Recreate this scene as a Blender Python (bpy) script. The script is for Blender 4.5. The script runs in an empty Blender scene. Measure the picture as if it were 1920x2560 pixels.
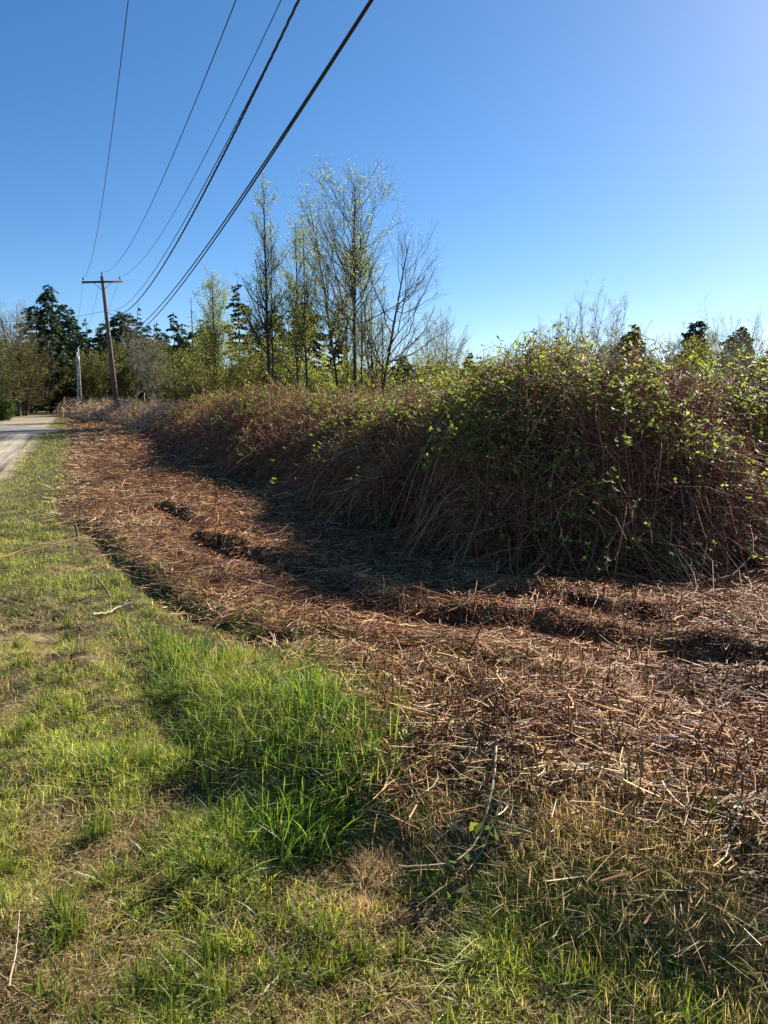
import bpy, math, numpy as np
from math import radians, sin, cos, pi
from mathutils import Vector

# ------------------------------------------------------------------ camera, sky, sun, exposure
scene = bpy.context.scene
col = scene.collection
EYE = 1.7
F_PX, PW, PH = 1776.0, 1920, 2560
PITCH = math.atan(294 / F_PX)
cam_d = bpy.data.cameras.new('camera'); cam = bpy.data.objects.new('camera', cam_d); col.objects.link(cam)
cam.location = (0, 0, EYE); cam.rotation_euler = (pi / 2 - PITCH, 0, 0)
cam_d.sensor_fit = 'VERTICAL'; cam_d.sensor_height = 34.6; cam_d.lens = 34.6 * F_PX / PH
cam_d.clip_start = 0.05; cam_d.clip_end = 6000
scene.camera = cam
SUN_AZ, SUN_EL = radians(44), radians(30)          # azimuth clockwise from +Y
world = bpy.data.worlds.new('World'); scene.world = world; world.use_nodes = True
wn = world.node_tree.nodes; wl = world.node_tree.links
sky = wn.new('ShaderNodeTexSky'); sky.sky_type = 'NISHITA'; sky.sun_disc = False
sky.sun_elevation = SUN_EL; sky.sun_rotation = SUN_AZ
sky.air_density = 0.7; sky.dust_density = 0.3; sky.ozone_density = 4.0; sky.altitude = 100
hs = wn.new('ShaderNodeHueSaturation'); hs.inputs['Saturation'].default_value = 1.27
gm = wn.new('ShaderNodeGamma'); gm.inputs[1].default_value = .85; wl.new(sky.outputs[0], gm.inputs[0]); wl.new(gm.outputs[0], hs.inputs['Color'])
wl.new(hs.outputs[0], wn['Background'].inputs[0]); wn['Background'].inputs[1].default_value = 0.092
sun_d = bpy.data.lights.new('sun', 'SUN'); sun_d.energy = 5.0; sun_d.angle = radians(0.5); sun_d.color = (1, 0.935, 0.84)
sun = bpy.data.objects.new('sun', sun_d); col.objects.link(sun)
sv = Vector((sin(SUN_AZ) * cos(SUN_EL), cos(SUN_AZ) * cos(SUN_EL), sin(SUN_EL)))
sun.rotation_euler = sv.to_track_quat('Z', 'Y').to_euler()
vs = scene.view_settings; vs.view_transform = 'Standard'; vs.look = 'None'; vs.exposure = 1.17; vs.gamma = 1
scene.cycles.max_bounces = 6; scene.cycles.diffuse_bounces = 3; scene.cycles.transmission_bounces = 4
scene.cycles.glossy_bounces = 2; scene.cycles.sample_clamp_indirect = 6

rng = np.random.default_rng(7)
U = rng.uniform

# ------------------------------------------------------------------ camera maths used to find real positions
def ray(px, py):
    u = (1280 - py) / F_PX
    return np.array([(px - 960) / F_PX, cos(PITCH) + u * sin(PITCH), -sin(PITCH) + u * cos(PITCH)])
def at(px, py, Y):
    r = ray(px, py); return r * Y / r[1] + [0, 0, EYE]
def gr(px, py, z=0.0):
    r = ray(px, py); return (r * (z - EYE) / r[2])[:2]
def line(pts, z=0.0):
    return np.array([gr(x, y, z) for x, y in pts])

def unit(a): return a / (np.linalg.norm(a, axis=-1, keepdims=True) + 1e-9)
# ------------------------------------------------------------------ noise and distance helpers
def _h(i, j, s):
    n = (i * 374761393 + j * 668265263 + s * 974711) & 0x7fffffff
    n = ((n ^ (n >> 13)) * 1274126177) & 0x7fffffff
    return ((n ^ (n >> 16)) & 0xffff) / 65535.0
def vnoise(x, y, sc, s=0):
    x = np.asarray(x) / sc; y = np.asarray(y) / sc
    i = np.floor(x).astype(np.int64); j = np.floor(y).astype(np.int64); u = x - i; v = y - j
    u = u * u * (3 - 2 * u); v = v * v * (3 - 2 * v)
    return (_h(i, j, s) * (1 - u) * (1 - v) + _h(i + 1, j, s) * u * (1 - v) + _h(i, j + 1, s) * (1 - u) * v + _h(i + 1, j + 1, s) * u * v)
def fbm(x, y, sc, s=0, o=4):
    r = 0; a = 0.5; t = 0
    for k in range(o):
        r = r + a * vnoise(x, y, sc / 2 ** k, s + 17 * k); t += a; a *= 0.55
    return r / t
def sstep(a, b, x):
    t = np.clip((x - a) / (b - a), 0, 1); return t * t * (3 - 2 * t)
def sdist(x, y, L):
    """distance to polyline, positive on its left side"""
    x = np.asarray(x, float); y = np.asarray(y, float)
    best = np.full(x.shape, 1e9); sg = np.ones(x.shape)
    for a, b in zip(L[:-1], L[1:]):
        d = b - a; t = np.clip(((x - a[0]) * d[0] + (y - a[1]) * d[1]) / (d @ d), 0, 1)
        qx = x - a[0] - d[0] * t; qy = y - a[1] - d[1] * t; q = np.hypot(qx, qy)
        c = d[0] * (y - a[1]) - d[1] * (x - a[0])
        m = q < best; best = np.where(m, q, best); sg = np.where(m, np.where(c > 0, 1, -1), sg)
    return best * sg
def inpoly(x, y, P):
    r = np.zeros(np.shape(x), bool)
    for (x1, y1), (x2, y2) in zip(P, np.roll(P, -1, 0)):
        c = ((y1 > y) != (y2 > y)) & (x < (x2 - x1) * (y - y1) / (y2 - y1 + 1e-12) + x1); r ^= c
    return r

# ------------------------------------------------------------------ the lie of the land
# border between mown grass (near, left) and cut bramble litter (far, right)
G_L = np.vstack([line([(150, 1036), (168, 1047), (172, 1108), (160, 1181), (137, 1246), (127, 1275), (150, 1308), (190, 1330),
                       (245, 1352), (325, 1425), (427, 1490), (560, 1575), (722, 1665)]),
                 line([(870, 1745), (950, 1850), (975, 1956), (1020, 2005), (1130, 2045), (1280, 2065), (1500, 2110), (1700, 2190), (1920, 2300)], .12),
                 [[2.2, 1.7], [4, .6]]])
G_L = np.vstack([[[G_L[0, 0] - 6, 75]], G_L])
BANK = np.vstack([line([(360, 1590), (400, 1760), (520, 1930), (640, 2070), (780, 2140), (900, 2170), (1020, 2190), (1160, 2230),
                        (1300, 2320), (1500, 2410), (1720, 2480), (1920, 2530)]), [[2.2, 1.3], [4, .4]]])
LUSH = line([(400, 1590), (560, 1640), (760, 1680), (860, 1760), (935, 1880), (950, 2010), (860, 2130), (700, 2140), (580, 2030), (490, 1890), (410, 1700)], .05)
RUTS = [(line([(205, 1318), (240, 1350), (330, 1440), (440, 1520), (560, 1585), (660, 1630), (740, 1655), (833, 1665), (995, 1712), (1134, 1736), (1230, 1765)]), .10, .075),
        (line([(520, 1365), (694, 1435), (833, 1493), (960, 1560), (1157, 1603), (1330, 1612), (1620, 1666), (1736, 1700), (1990, 1730)]), .20, .13),
        (line([(1270, 1530), (1446, 1552), (1620, 1588), (1850, 1610)]), .16, .12),
        (line([(400, 1285), (470, 1312)]), .14, .11)]
EDGE = np.vstack([[[-60, 80], [-36, 60]], line([(180, 1044), (250, 1056), (330, 1066), (400, 1085), (459, 1131), (589, 1195), (710, 1212), (806, 1240),
                  (900, 1295), (975, 1340), (1100, 1400), (1300, 1436), (1480, 1446), (1770, 1436), (1920, 1405)]), [[6.5, 8.2], [12, 10], [30, 14]]])
LANE_D = gr(126, 1050) - gr(0, 1187); LANE_D /= np.linalg.norm(LANE_D)
LR0 = gr(0, 1187); LL0 = gr(25, 1050)
LANE_N = np.array([LANE_D[1], -LANE_D[0]])
LANE_C = LR0 - LANE_N * 1.3
def lane_off(x, y): return (x - LANE_C[0]) * LANE_N[0] + (y - LANE_C[1]) * LANE_N[1]     # + to the right

TREAD = line([(60, 1850), (190, 2010), (300, 2200), (420, 2420)])
TREAD2 = line([(20, 1480), (120, 1620), (230, 1800)])
def treads(x, y):
    r = 0
    for L, ph in ((TREAD, 0), (TREAD2, 1)):
        d = unit(L[-1] - L[0]); s = x * d[0] + y * d[1]; w = sdist(x, y, L) + .05 * (fbm(x, y, .4, 171, 2) - .5)
        bar = sstep(.1, .75, np.sin((s + abs(1) * w * .5) * 2 * pi / .11 + ph)) * sstep(.36, .5, fbm(x, y, .35, 173, 2) + .06)
        r = r + bar * sstep(.21, .14, np.abs(w))
    return np.clip(r, 0, 1)
def height(x, y, fine=True):
    x = np.asarray(x, float); y = np.asarray(y, float)
    r = np.hypot(x, y)
    h = 0.05 * (fbm(x, y, 3.0, 3) - .5) * sstep(.2, 1.2, np.abs(lane_off(x, y)) - 1.5)
    near = (r < 30)
    b = -sdist(x, y, BANK); b = np.where(b < -50, 0, b)
    b = sdist(x, y, BANK)
    amp = sstep(5.6, 3.6, y) * (0.09 + .11 * sstep(-1.1, -.2, x) + .03 * sstep(.2, .6, x))
    h = h + amp * sstep(-.1, .5, b + .16 * (fbm(x, y, .5, 9, 2) - .5)) * (1 - .45 * sstep(.5, 2.2, b))
    for L, w, d in RUTS:
        s = sdist(x, y, L); e = np.clip(.72 + 1.3 * (fbm(x, y, .6, 21, 3) - .5), .45, 1.05)
        h = h - 1.15 * d * e * np.exp(-(s / (w * .8)) ** 2) + 1.0 * d * e * np.exp(-((s - .27) / .16) ** 2)
    gm = sdist(x, y, G_L)
    litter = sstep(0, .5, gm) * sstep(60, 40, r)
    h = h + litter * (.22 * (fbm(x, y, .8, 5, 4) - .45) + .07 * (fbm(x, y, .2, 8, 2) - .5))
    if fine:
        h = h - .045 * treads(x, y) * sstep(9, 6, r)
        h = h + (1 - litter) * sstep(16, 7, r) * .10 * (fbm(x, y, .34, 6, 4) - .5)
    return h
def thick_T(x, y, full=False):
    """height of the bramble canopy (0 outside)"""
    d = sdist(x, y, EDGE) + .7 * (fbm(x, y, 1.6, 31, 2) - .5)
    base = np.where(y > 30, 1.2, 1.62 - .2 * sstep(2.0, .4, x) * sstep(24, 18, y) + .3 * sstep(2, 6, x) * sstep(10, 14, y)) + .22 * sstep(26, 20, y) * sstep(12, 20, y)
    base = base + 1.02 * np.exp(-(((x - 2.5) / 1.9) ** 2 + ((y - 9.6) / 2.2) ** 2)) + .25 * np.exp(-(((x - 5.4) / 1.6) ** 2 + ((y - 11) / 2.) ** 2))
    base = base + .12 * np.exp(-(((x - 1.0) / 1.3) ** 2 + ((y - 12.5) / 2) ** 2))
    if full: return base
    return np.where(d > 0, np.clip(d / 1.5, 0, 1) ** .5 * (base + 1.0 * (fbm(x, y, 1.9, 33, 3) - .5) + .5 * (fbm(x, y, .7, 35, 2) - .5)), 0)

# ------------------------------------------------------------------ mesh building
class Geo:
    def __init__(s): s.v = []; s.q = []; s.c = []; s.n = 0
    def add(s, V, Q, C):
        V = V.reshape(-1, 3); s.v.append(V); s.q.append(Q.reshape(-1, 4) + s.n); s.c.append(np.broadcast_to(C, (len(V), 3)) if C.ndim == 1 else C.reshape(-1, 3)); s.n += len(V)
    def strips(s, P, W, S, C):
        """P(N,K,3) W(N,K) S(N,3) C(N,3) or (N,K,3)"""
        N, K, _ = P.shape
        if N == 0: return
        if S.ndim == 2: S = S[:, None, :]
        o = S * W[..., None] * .5
        V = np.stack([P - o, P + o], 2)
        b = (np.arange(N)[:, None] * K + np.arange(K - 1)) * 2
        Q = np.stack([b, b + 1, b + 3, b + 2], -1)
        if C.ndim == 2: C = np.repeat(C[:, None], K, 1)
        s.add(V, Q, np.repeat(C[:, :, None], 2, 2))
    def tubes(s, P, R, C, sides=3):
        N, K, _ = P.shape
        if N == 0: return
        T = np.gradient(P, axis=1); T /= np.linalg.norm(T, axis=-1, keepdims=True) + 1e-9
        m = T.mean(1); ref = np.where(np.abs(m[:, 2:3]) > .8, [[1., 0, 0]], [[0, 0, 1.]])[:, None]
        A = np.cross(T, ref); A /= np.linalg.norm(A, axis=-1, keepdims=True) + 1e-9
        B = np.cross(T, A)
        th = np.arange(sides) * 2 * pi / sides
        V = P[:, :, None] + R[:, :, None, None] * (np.cos(th)[:, None] * A[:, :, None] + np.sin(th)[:, None] * B[:, :, None])
        b = (np.arange(N)[:, None, None] * K + np.arange(K - 1)[None, :, None]) * sides
        j = np.arange(sides); jn = (j + 1) % sides
        Q = np.stack([b + j, b + jn, b + sides + jn, b + sides + j], -1)
        if C.ndim == 2: C = np.repeat(C[:, None], K, 1)
        s.add(V, Q, np.repeat(C[:, :, None], sides, 2))
    def kites(s, P, D, S, L, W, C, fold=.15):
        """leaf: base P, along D, side S, length L, width W"""
        if len(P) == 0: return
        nrm = np.cross(D, S)
        a = P; m = P + D * (L * .45)[:, None]; t = P + D * L[:, None] - nrm * (L * fold)[:, None]
        l = m - S * (W * .5)[:, None] + nrm * (W * fold)[:, None]; r = m + S * (W * .5)[:, None] + nrm * (W * fold)[:, None]
        V = np.stack([a, r, t, l], 1); b = np.arange(len(P))[:, None] * 4
        s.add(V, b + np.arange(4), np.repeat(C[:, None], 4, 1))
    def build(s, name, mat, parent=None, smooth=False):
        V = np.concatenate(s.v).astype(np.float32); Q = np.concatenate(s.q).astype(np.int32); C = np.concatenate(s.c)
        me = bpy.data.meshes.new(name)
        me.vertices.add(len(V)); me.loops.add(Q.size); me.polygons.add(len(Q))
        me.vertices.foreach_set('co', V.ravel()); me.loops.foreach_set('vertex_index', Q.ravel())
        me.polygons.foreach_set('loop_start', np.arange(0, Q.size, 4, dtype=np.int32))
        at_ = me.color_attributes.new('Col', 'FLOAT_COLOR', 'POINT')
        at_.data.foreach_set('color', np.concatenate([C, np.ones((len(C), 1))], 1).astype(np.float32).ravel())
        me.update(calc_edges=True)
        if smooth: me.polygons.foreach_set('use_smooth', np.ones(len(Q), bool))
        me.materials.append(mat)
        o = bpy.data.objects.new(name, me); col.objects.link(o)
        if parent: o.parent = parent
        return o
def local(geo, loc):
    geo.v = [v - np.array(loc) for v in geo.v]; return geo
def thing(name, label, cat, loc, group=None):
    o = bpy.data.objects.new(name, None); col.objects.link(o); o.location = loc
    o['label'] = label; o['category'] = cat
    if group: o['group'] = group
    return o
def tag(o, label=None, cat=None, group=None, kind=None):
    if label: o['label'] = label
    if cat: o['category'] = cat
    if group: o['group'] = group
    if kind: o['kind'] = kind
    return o
def hexc(h):
    c = np.array([int(h[i:i + 2], 16) for i in (0, 2, 4)]) / 255.
    return np.where(c < .04045, c / 12.92, ((c + .055) / 1.055) ** 2.4)
def pick(cols, w, n, jit=.18):
    cols = np.array(cols, float); i = rng.choice(len(cols), n, p=np.array(w) / sum(w))
    return np.clip(cols[i] * (1 + U(-jit, jit, (n, 1))) * (1 + U(-.07, .07, (n, 3))), 0, 1)

# ------------------------------------------------------------------ materials
def mat(name, rough=.7, spec=.3, transl=0.0, tint=(1, 1, 1), bump=0, bscale=50):
    m = bpy.data.materials.new(name); m.use_nodes = True; n = m.node_tree.nodes; l = m.node_tree.links
    p = n['Principled BSDF']; a = n.new('ShaderNodeVertexColor'); a.layer_name = 'Col'
    p.inputs['Roughness'].default_value = rough; p.inputs['Specular IOR Level'].default_value = spec
    l.new(a.outputs[0], p.inputs['Base Color'])
    if transl:
        t = n.new('ShaderNodeBsdfTranslucent'); mx = n.new('ShaderNodeMixShader'); mu = n.new('ShaderNodeMix'); mu.data_type = 'RGBA'; mu.blend_type = 'MULTIPLY'
        mu.inputs[0].default_value = 1; l.new(a.outputs[0], mu.inputs[6]); mu.inputs[7].default_value = (*tint, 1)
        l.new(mu.outputs[2], t.inputs[0]); mx.inputs[0].default_value = transl
        l.new(p.outputs[0], mx.inputs[1]); l.new(t.outputs[0], mx.inputs[2]); l.new(mx.outputs[0], n['Material Output'].inputs[0])
    if bump:
        g = n.new('ShaderNodeTexCoord'); no = n.new('ShaderNodeTexNoise'); no.inputs['Scale'].default_value = bscale; no.inputs['Detail'].default_value = 6
        b = n.new('ShaderNodeBump'); b.inputs['Strength'].default_value = bump; b.inputs['Distance'].default_value = .02
        l.new(g.outputs['Object'], no.inputs['Vector']); l.new(no.outputs[0], b.inputs['Height']); l.new(b.outputs[0], p.inputs['Normal'])
        mu = n.new('ShaderNodeMix'); mu.data_type = 'RGBA'; mu.blend_type = 'MULTIPLY'; mu.inputs[0].default_value = 1
        r = n.new('ShaderNodeMapRange'); r.inputs[1].default_value = .3; r.inputs[2].default_value = .7; r.inputs[3].default_value = .65; r.inputs[4].default_value = 1.35
        l.new(no.outputs[0], r.inputs[0]); l.new(a.outputs[0], mu.inputs[6]); l.new(r.outputs[0], mu.inputs[7]); l.new(mu.outputs[2], p.inputs['Base Color'])
    return m
M_ground = mat('soil_and_thatch', .95, .1, bump=.8, bscale=35)
M_road = mat('gravel', .9, .2, bump=.6, bscale=60)
M_grass = mat('grass_blade', .42, .35, .45, (1.45, 1.45, .6))
M_straw = mat('dry_straw', .55, .25, .42, (1.3, 1.15, .85))
M_cane = mat('cane', .62, .2)
M_leaf = mat('leaf', .55, .25, .5, (1.25, 1.4, .6))
M_needle = mat('conifer_needle', .6, .3, .15, (1.2, 1.3, .7))
M_bark = mat('bark', .85, .2)
M_pole = mat('weathered_wood', .75, .25, bump=.5, bscale=9)
M_metal = mat('dull_metal', .45, .5)
M_wire = mat('black_cable', .5, .4)

# ------------------------------------------------------------------ ground
def build_ground():
    ang = np.concatenate([np.linspace(-180, -62, 40, endpoint=False), np.linspace(-62, -46, 50, endpoint=False), np.linspace(-46, 46, 560, endpoint=False),
                          np.linspace(46, 62, 50, endpoint=False), np.linspace(62, 180, 40, endpoint=False)]) * pi / 180
    rad = np.concatenate([[.01], np.geomspace(.5, 40, 620), np.geomspace(41, 5000, 60)])
    A, R = np.meshgrid(ang, rad, indexing='ij')
    X = R * np.sin(A); Y = R * np.cos(A); Z = height(X, Y)
    off = np.abs(lane_off(X, Y))
    Z = np.where(R > 80, 0, Z)
    gm = sdist(X, Y, G_L) + .25 * (fbm(X, Y, .6, 41, 3) - .5)
    n1 = fbm(X, Y, .5, 51, 4); n2 = fbm(X, Y, .12, 55, 3); n3 = fbm(X, Y, 4, 57, 3)
    soil = hexc('47362a') * .8; thatch = hexc('94805a'); green = hexc('50502e'); brown = hexc('4a3222') * .8; gravel = hexc('a0927a')
    lawn = green + (thatch - green) * (np.clip((n1 - .42) * 3.2, 0, 1) * (1 - .75 * sstep(6, 13, R)))[..., None]
    lawn = lawn + (soil - lawn) * np.clip((n2 - .47) * 4.5, 0, .9)[..., None]
    lit = brown + (thatch * .8 - brown) * np.clip((n2 - .4) * 2, 0, .6)[..., None]
    lit = lit * (.7 + .6 * n1[..., None])
    C = lawn + (lit - lawn) * sstep(-.05, .12, gm)[..., None]
    e = sstep(1.65, 1.3, off + .5 * (n1 - .5))[..., None]
    C = C + (gravel - C) * e
    field = hexc('4c5530') + (hexc('7c6a42') - hexc('4c5530')) * n3[..., None]
    C = C + (field - C) * sstep(50, 75, R)[..., None]
    g = Geo(); NA, NR = A.shape
    i = np.arange(NA)[:, None]; j = np.arange(NR - 1)[None]; i2 = (i + 1) % NA
    Q = np.stack([i * NR + j, i * NR + j + 1, i2 * NR + j + 1, i2 * NR + j], -1)
    g.add(np.stack([X, Y, Z], -1), Q, C.reshape(-1, 3))
    tag(g.build('ground', M_ground, smooth=True), kind='structure')
build_ground()

def strip_road(name, P, half, zoff, colf, nu=30):
    P = np.array(P, float)
    T = unit(np.gradient(P, axis=0)); N = np.stack([T[:, 1], -T[:, 0]], 1)
    u = np.linspace(-1, 1, nu); V = P[:, None] + N[:, None] * (u[None, :, None] * np.array(half)[:, None, None])
    X, Y = V[..., 0], V[..., 1]
    Z = height(X, Y, False) * 0 + zoff + .025 * (1 - u[None] ** 2)
    s = np.concatenate([[0], np.cumsum(np.linalg.norm(np.diff(P, axis=0), axis=1))])
    C = colf(np.broadcast_to(u * np.mean(half), X.shape), np.broadcast_to(s[:, None], X.shape), X, Y)
    a = (np.arange(len(P) - 1)[:, None] * nu + np.arange(nu - 1)); Q = np.stack([a, a + 1, a + nu + 1, a + nu], -1)
    g = Geo(); g.add(np.stack([X, Y, Z], -1), Q, C.reshape(-1, 3))
    return tag(g.build(name, M_road, smooth=True), kind='structure')
def lane_col(u, s, X, Y):
    streak = fbm(u * 1.0, s * .03, .13, 61, 3); g = fbm(X, Y, .3, 63, 3)
    c = hexc('b8aa92')
    trk = np.exp(-((np.abs(u) - .72) / .28) ** 2)
    k = .1 + 1.05 * streak + .32 * trk + .25 * (g - .5) - .22 * sstep(.9, 1.3, np.abs(u))
    return np.clip(c * k[..., None], 0, .8)
t = np.linspace(-40, 57, 400)[:, None] - 0
lp = LANE_C + LANE_D * (t - (LANE_C @ LANE_D) + 0)
lp = LANE_C + LANE_D * np.linspace(-95, 17.5, 420)[:, None]
strip_road('gravel_road', lp, np.full(len(lp), 1.3), .03, lane_col, 60)
def asph(u, s, X, Y): return np.clip(hexc('857f78') * (.8 + .4 * fbm(X, Y, 1.5, 66, 3))[..., None], 0, 1)
c0 = LANE_C + LANE_D * 17.0
ang_ = np.linspace(0, 1, 60)[:, None]
b0, b1, b2 = c0, c0 + LANE_D * 9 + [1.5, 0], np.array([-95.0, 74.0])
bend = np.vstack([(1 - ang_) ** 2 * b0 + 2 * ang_ * (1 - ang_) * b1 + ang_ ** 2 * b2])
hw = np.interp(np.linspace(0, 1, 60), [0, .1, .2, 1], [1.35, 2.6, 3.2, 3.2])
strip_road('asphalt_road', bend, hw, .036, asph, 20)

# ------------------------------------------------------------------ sampling points on the ground
def samples(n, r0=1.2, r1=60, pw=2.5, a=41):
    th = radians(1) * U(-a, a, n)
    k = 2 - pw
    r = (r0 ** k + U(0, 1, n) * (r1 ** k - r0 ** k)) ** (1 / k) if abs(k) > 1e-3 else r0 * (r1 / r0) ** U(0, 1, n)
    return r * np.sin(th), r * np.cos(th), r
def blades(geo, x, y, z, L, W, C, lean=.5, K=4, tipc=1.25, droop=.5, biasd=None):
    n = len(x); az = U(0, 2 * pi, n); d = np.stack([np.cos(az), np.sin(az), 0 * az], 1)
    if biasd is not None: d = unit(d + biasd)
    s = np.linspace(0, 1, K)[None, :, None]; le = (np.abs(rng.normal(0, 1, n)) * lean)[:, None, None]
    Lh = L[:, None, None]
    P = np.stack([x, y, z], 1)[:, None] + np.array([0, 0, 1.]) * Lh * (s - droop * .35 * np.minimum(le, 1.4) * s ** 2) + d[:, None] * Lh * le * (s * .45 + s ** 2 * droop)
    w = W[:, None] * np.array([.8, 1, .75, .12])[np.linspace(0, 3, K).round().astype(int)][None]
    fa = U(0, 2 * pi, n); sd = np.stack([np.cos(fa), np.sin(fa), 0 * fa], 1)
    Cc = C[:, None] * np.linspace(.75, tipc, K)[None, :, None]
    geo.strips(P, w, sd, np.clip(Cc, 0, 1))

lushm = lambda x, y: sstep(-.12, .18, np.where(inpoly(x, y, LUSH), 1, -1) * np.abs(sdist(x, y, np.vstack([LUSH, LUSH[:1]]))) + .25 * (fbm(x, y, .35, 71, 2) - .5))
HOLLOW = line([(640, 2110), (800, 2160), (960, 2170), (1130, 2240), (1150, 2330), (900, 2400), (730, 2330), (640, 2230)])
hollow = lambda x, y: sstep(-.15, .15, np.where(inpoly(x, y, HOLLOW), 1, -1) * np.abs(sdist(x, y, np.vstack([HOLLOW, HOLLOW[:1]]))) + .2 * (fbm(x, y, .3, 75, 2) - .5))
def slopem(x, y):    # the right-hand bank grown with long green and straw-coloured grass
    return sstep(.0, .5, x) * sstep(-.25, .05, sdist(x, y, BANK)) * sstep(.15, -.1, sdist(x, y, G_L)) * sstep(3.3, 3.0, y)

def grass():
    g = Geo(); st = Geo(); dr = Geo()
    def blades2(x, y, z, L, W, C, dry, **k):
        blades(g, x[~dry], y[~dry], z[~dry], L[~dry], W[~dry], C[~dry], **k); blades(dr, x[dry], y[dry], z[dry], L[dry], W[dry], C[dry], **k)
    x, y, r = samples(760000, 1.25, 62, 2.45)
    gm = sdist(x, y, G_L) + .35 * (fbm(x, y, .6, 41, 3) - .5); off = np.abs(lane_off(x, y))
    n1 = fbm(x, y, .55, 51, 4); n2 = fbm(x, y, .16, 81, 3); n3 = fbm(x, y, 2.5, 83, 3); ho = hollow(x, y); lu = lushm(x, y); sl = slopem(x, y)
    prob = np.clip(1.1 - (2.8 * np.clip(n1 - .43, 0, 1) + 4.2 * np.clip(n2 - .45, 0, 1)) * (1 - .8 * lu), .2, 1) * (1 - .82 * ho) + .35 * sstep(6, 13, r)
    prob = prob * (1 - .93 * treads(x, y))
    keep = (gm < U(-.05, .12, len(x))) & (off > 1.25 + U(-.15, .25, len(x)) ** 1) & (U(0, 1, len(x)) < prob) & (thick_T(x, y) <= 0) & ~((y > 53) & (x < -20))
    x, y, r, n1, n2, n3, lu, sl = [q[keep] for q in (x, y, r, n1, n2, n3, lu, sl)]
    n = len(x); z = height(x, y)
    tuft = sstep(.52, .7, fbm(x, y, .3, 91, 3))
    L = (.014 + .030 * U(0, 1, n) ** 1.5 + .04 * tuft * U(.3, 1, n)) * (1 + .25 * np.clip(r / 12, 0, 2)) + lu * U(.01, .07, n) + sl * U(.01, .07, n)
    W = np.maximum(.0022 + .0028 * U(0, 1, n) ** 1.5, .00050 * r)
    straw = U(0, 1, n) < np.clip(.42 - .22 * sstep(6, 13, r) + 2.2 * (n1 - .48) + .9 * (n2 - .5) - .35 * tuft - .3 * lu + .25 * sl + .15 * sstep(.5, .65, n3), .03, .85)
    Cg = pick([hexc('8e9248'), hexc('787e40'), hexc('a8a660'), hexc('5c6e38'), hexc('c0b67a')], [4, 4, 4, 1.8, 2.6], n) * 1.2 * np.array([.97, 1.03, .9])
    Cs = pick([hexc('c4b080'), hexc('b09a6c'), hexc('dccca0'), hexc('8c724a')], [4, 3, 3, 2], n) * .95
    C = np.where(straw[:, None], Cs, Cg * (1 - .2 * lu[:, None]))
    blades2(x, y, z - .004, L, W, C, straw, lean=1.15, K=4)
    # long blades of the lush mound
    x, y, r = samples(60000, 2.2, 6.5, 2.2, 30)
    k = U(0, 1, len(x)) < lushm(x, y) * np.clip(1.8 * fbm(x, y, .22, 93, 2) - .45, .05, 1); x, y, r = x[k], y[k], r[k]; n = len(x)
    C = pick([hexc('688638'), hexc('4f7034'), hexc('8ca048'), hexc('2e4c2a'), hexc('b8ae74')], [4, 4, 4, 3, 1.2], n) * .85
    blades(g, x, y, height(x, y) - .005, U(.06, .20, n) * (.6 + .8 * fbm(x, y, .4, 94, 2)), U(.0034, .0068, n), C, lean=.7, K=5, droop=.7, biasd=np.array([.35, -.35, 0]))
    # tufts: radiating clumps all over the verge
    nt = 1000; x, y, r = samples(nt, 1.4, 16, 2.1)
    gmt = sdist(x, y, G_L); k = (gmt < .25) & (np.abs(lane_off(x, y)) > 1.7) & (hollow(x, y) < .5); x, y = x[k], y[k]
    m = 34; X = np.repeat(x, m) + rng.normal(0, .02, len(x) * m); Y = np.repeat(y, m) + rng.normal(0, .02, len(x) * m); n = len(X)
    sz = np.repeat(U(.6, 1.3, len(x)), m)
    C = pick([hexc('7c9040'), hexc('98a44c'), hexc('62783a')], [4, 3, 3], n) * .6
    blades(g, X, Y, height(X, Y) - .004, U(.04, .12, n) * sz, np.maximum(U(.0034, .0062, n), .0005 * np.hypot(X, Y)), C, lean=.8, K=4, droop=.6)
    # long green and bleached grass on the bank at the right
    x, y, r = samples(330000, 1.3, 4, 2.2, 40)
    sl = slopem(x, y); k = U(0, 1, len(x)) < sl * np.clip(2.2 * fbm(x, y, .25, 95, 2) - .4, .08, 1); x, y = x[k], y[k]; n = len(x)
    near_top = sstep(-.45, .05, sdist(x, y, G_L)); dry = U(0, 1, n) < .2 + .65 * near_top
    C = np.where(dry[:, None], pick([hexc('b29a68'), hexc('c9b486'), hexc('b89c70'), hexc('8c6f48')], [4, 4, 3, 1.2], n) * 1.35,
                 pick([hexc('6c8438'), hexc('526c34'), hexc('8c9848')], [4, 4, 2], n) * .95)
    blades2(x, y, height(x, y) - .005, np.where(dry, U(.04, .15, n), U(.04, .12, n)), U(.0012, .0027, n), C, dry, lean=.65, K=5, droop=.7, biasd=np.array([-.5, -.2, 0]))
    tag(g.build('grass', M_grass), kind='stuff'); tag(dr.build('dry_grass', M_straw), kind='stuff')
    # straw and clippings lying in the grass
    x, y, r = samples(230000, 1.3, 30, 2.5)
    gm = sdist(x, y, G_L); ho = hollow(x, y)
    k = (gm < .3) & (np.abs(lane_off(x, y)) > 1.3) & (U(0, 1, len(x)) < .25 + .9 * ho + 1.1 * np.clip(fbm(x, y, .5, 51, 4) - .5, 0, 1) + .6 * sstep(-.5, 0, gm))
    x, y, r = x[k], y[k], r[k]; n = len(x); L = U(.02, .09, n) * (1 + .04 * r); az = U(0, 2 * pi, n)
    s = np.linspace(-.5, .5, 3)[None, :, None]; d = np.stack([np.cos(az), np.sin(az), rng.normal(0, .18, n)], 1); e = np.stack([-np.sin(az), np.cos(az), 0 * az], 1)
    P = np.stack([x, y, height(x, y) + U(.002, .03, n)], 1)[:, None] + d[:, None] * L[:, None, None] * s + e[:, None] * (L * rng.normal(0, .3, n))[:, None, None] * (s ** 2)
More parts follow.
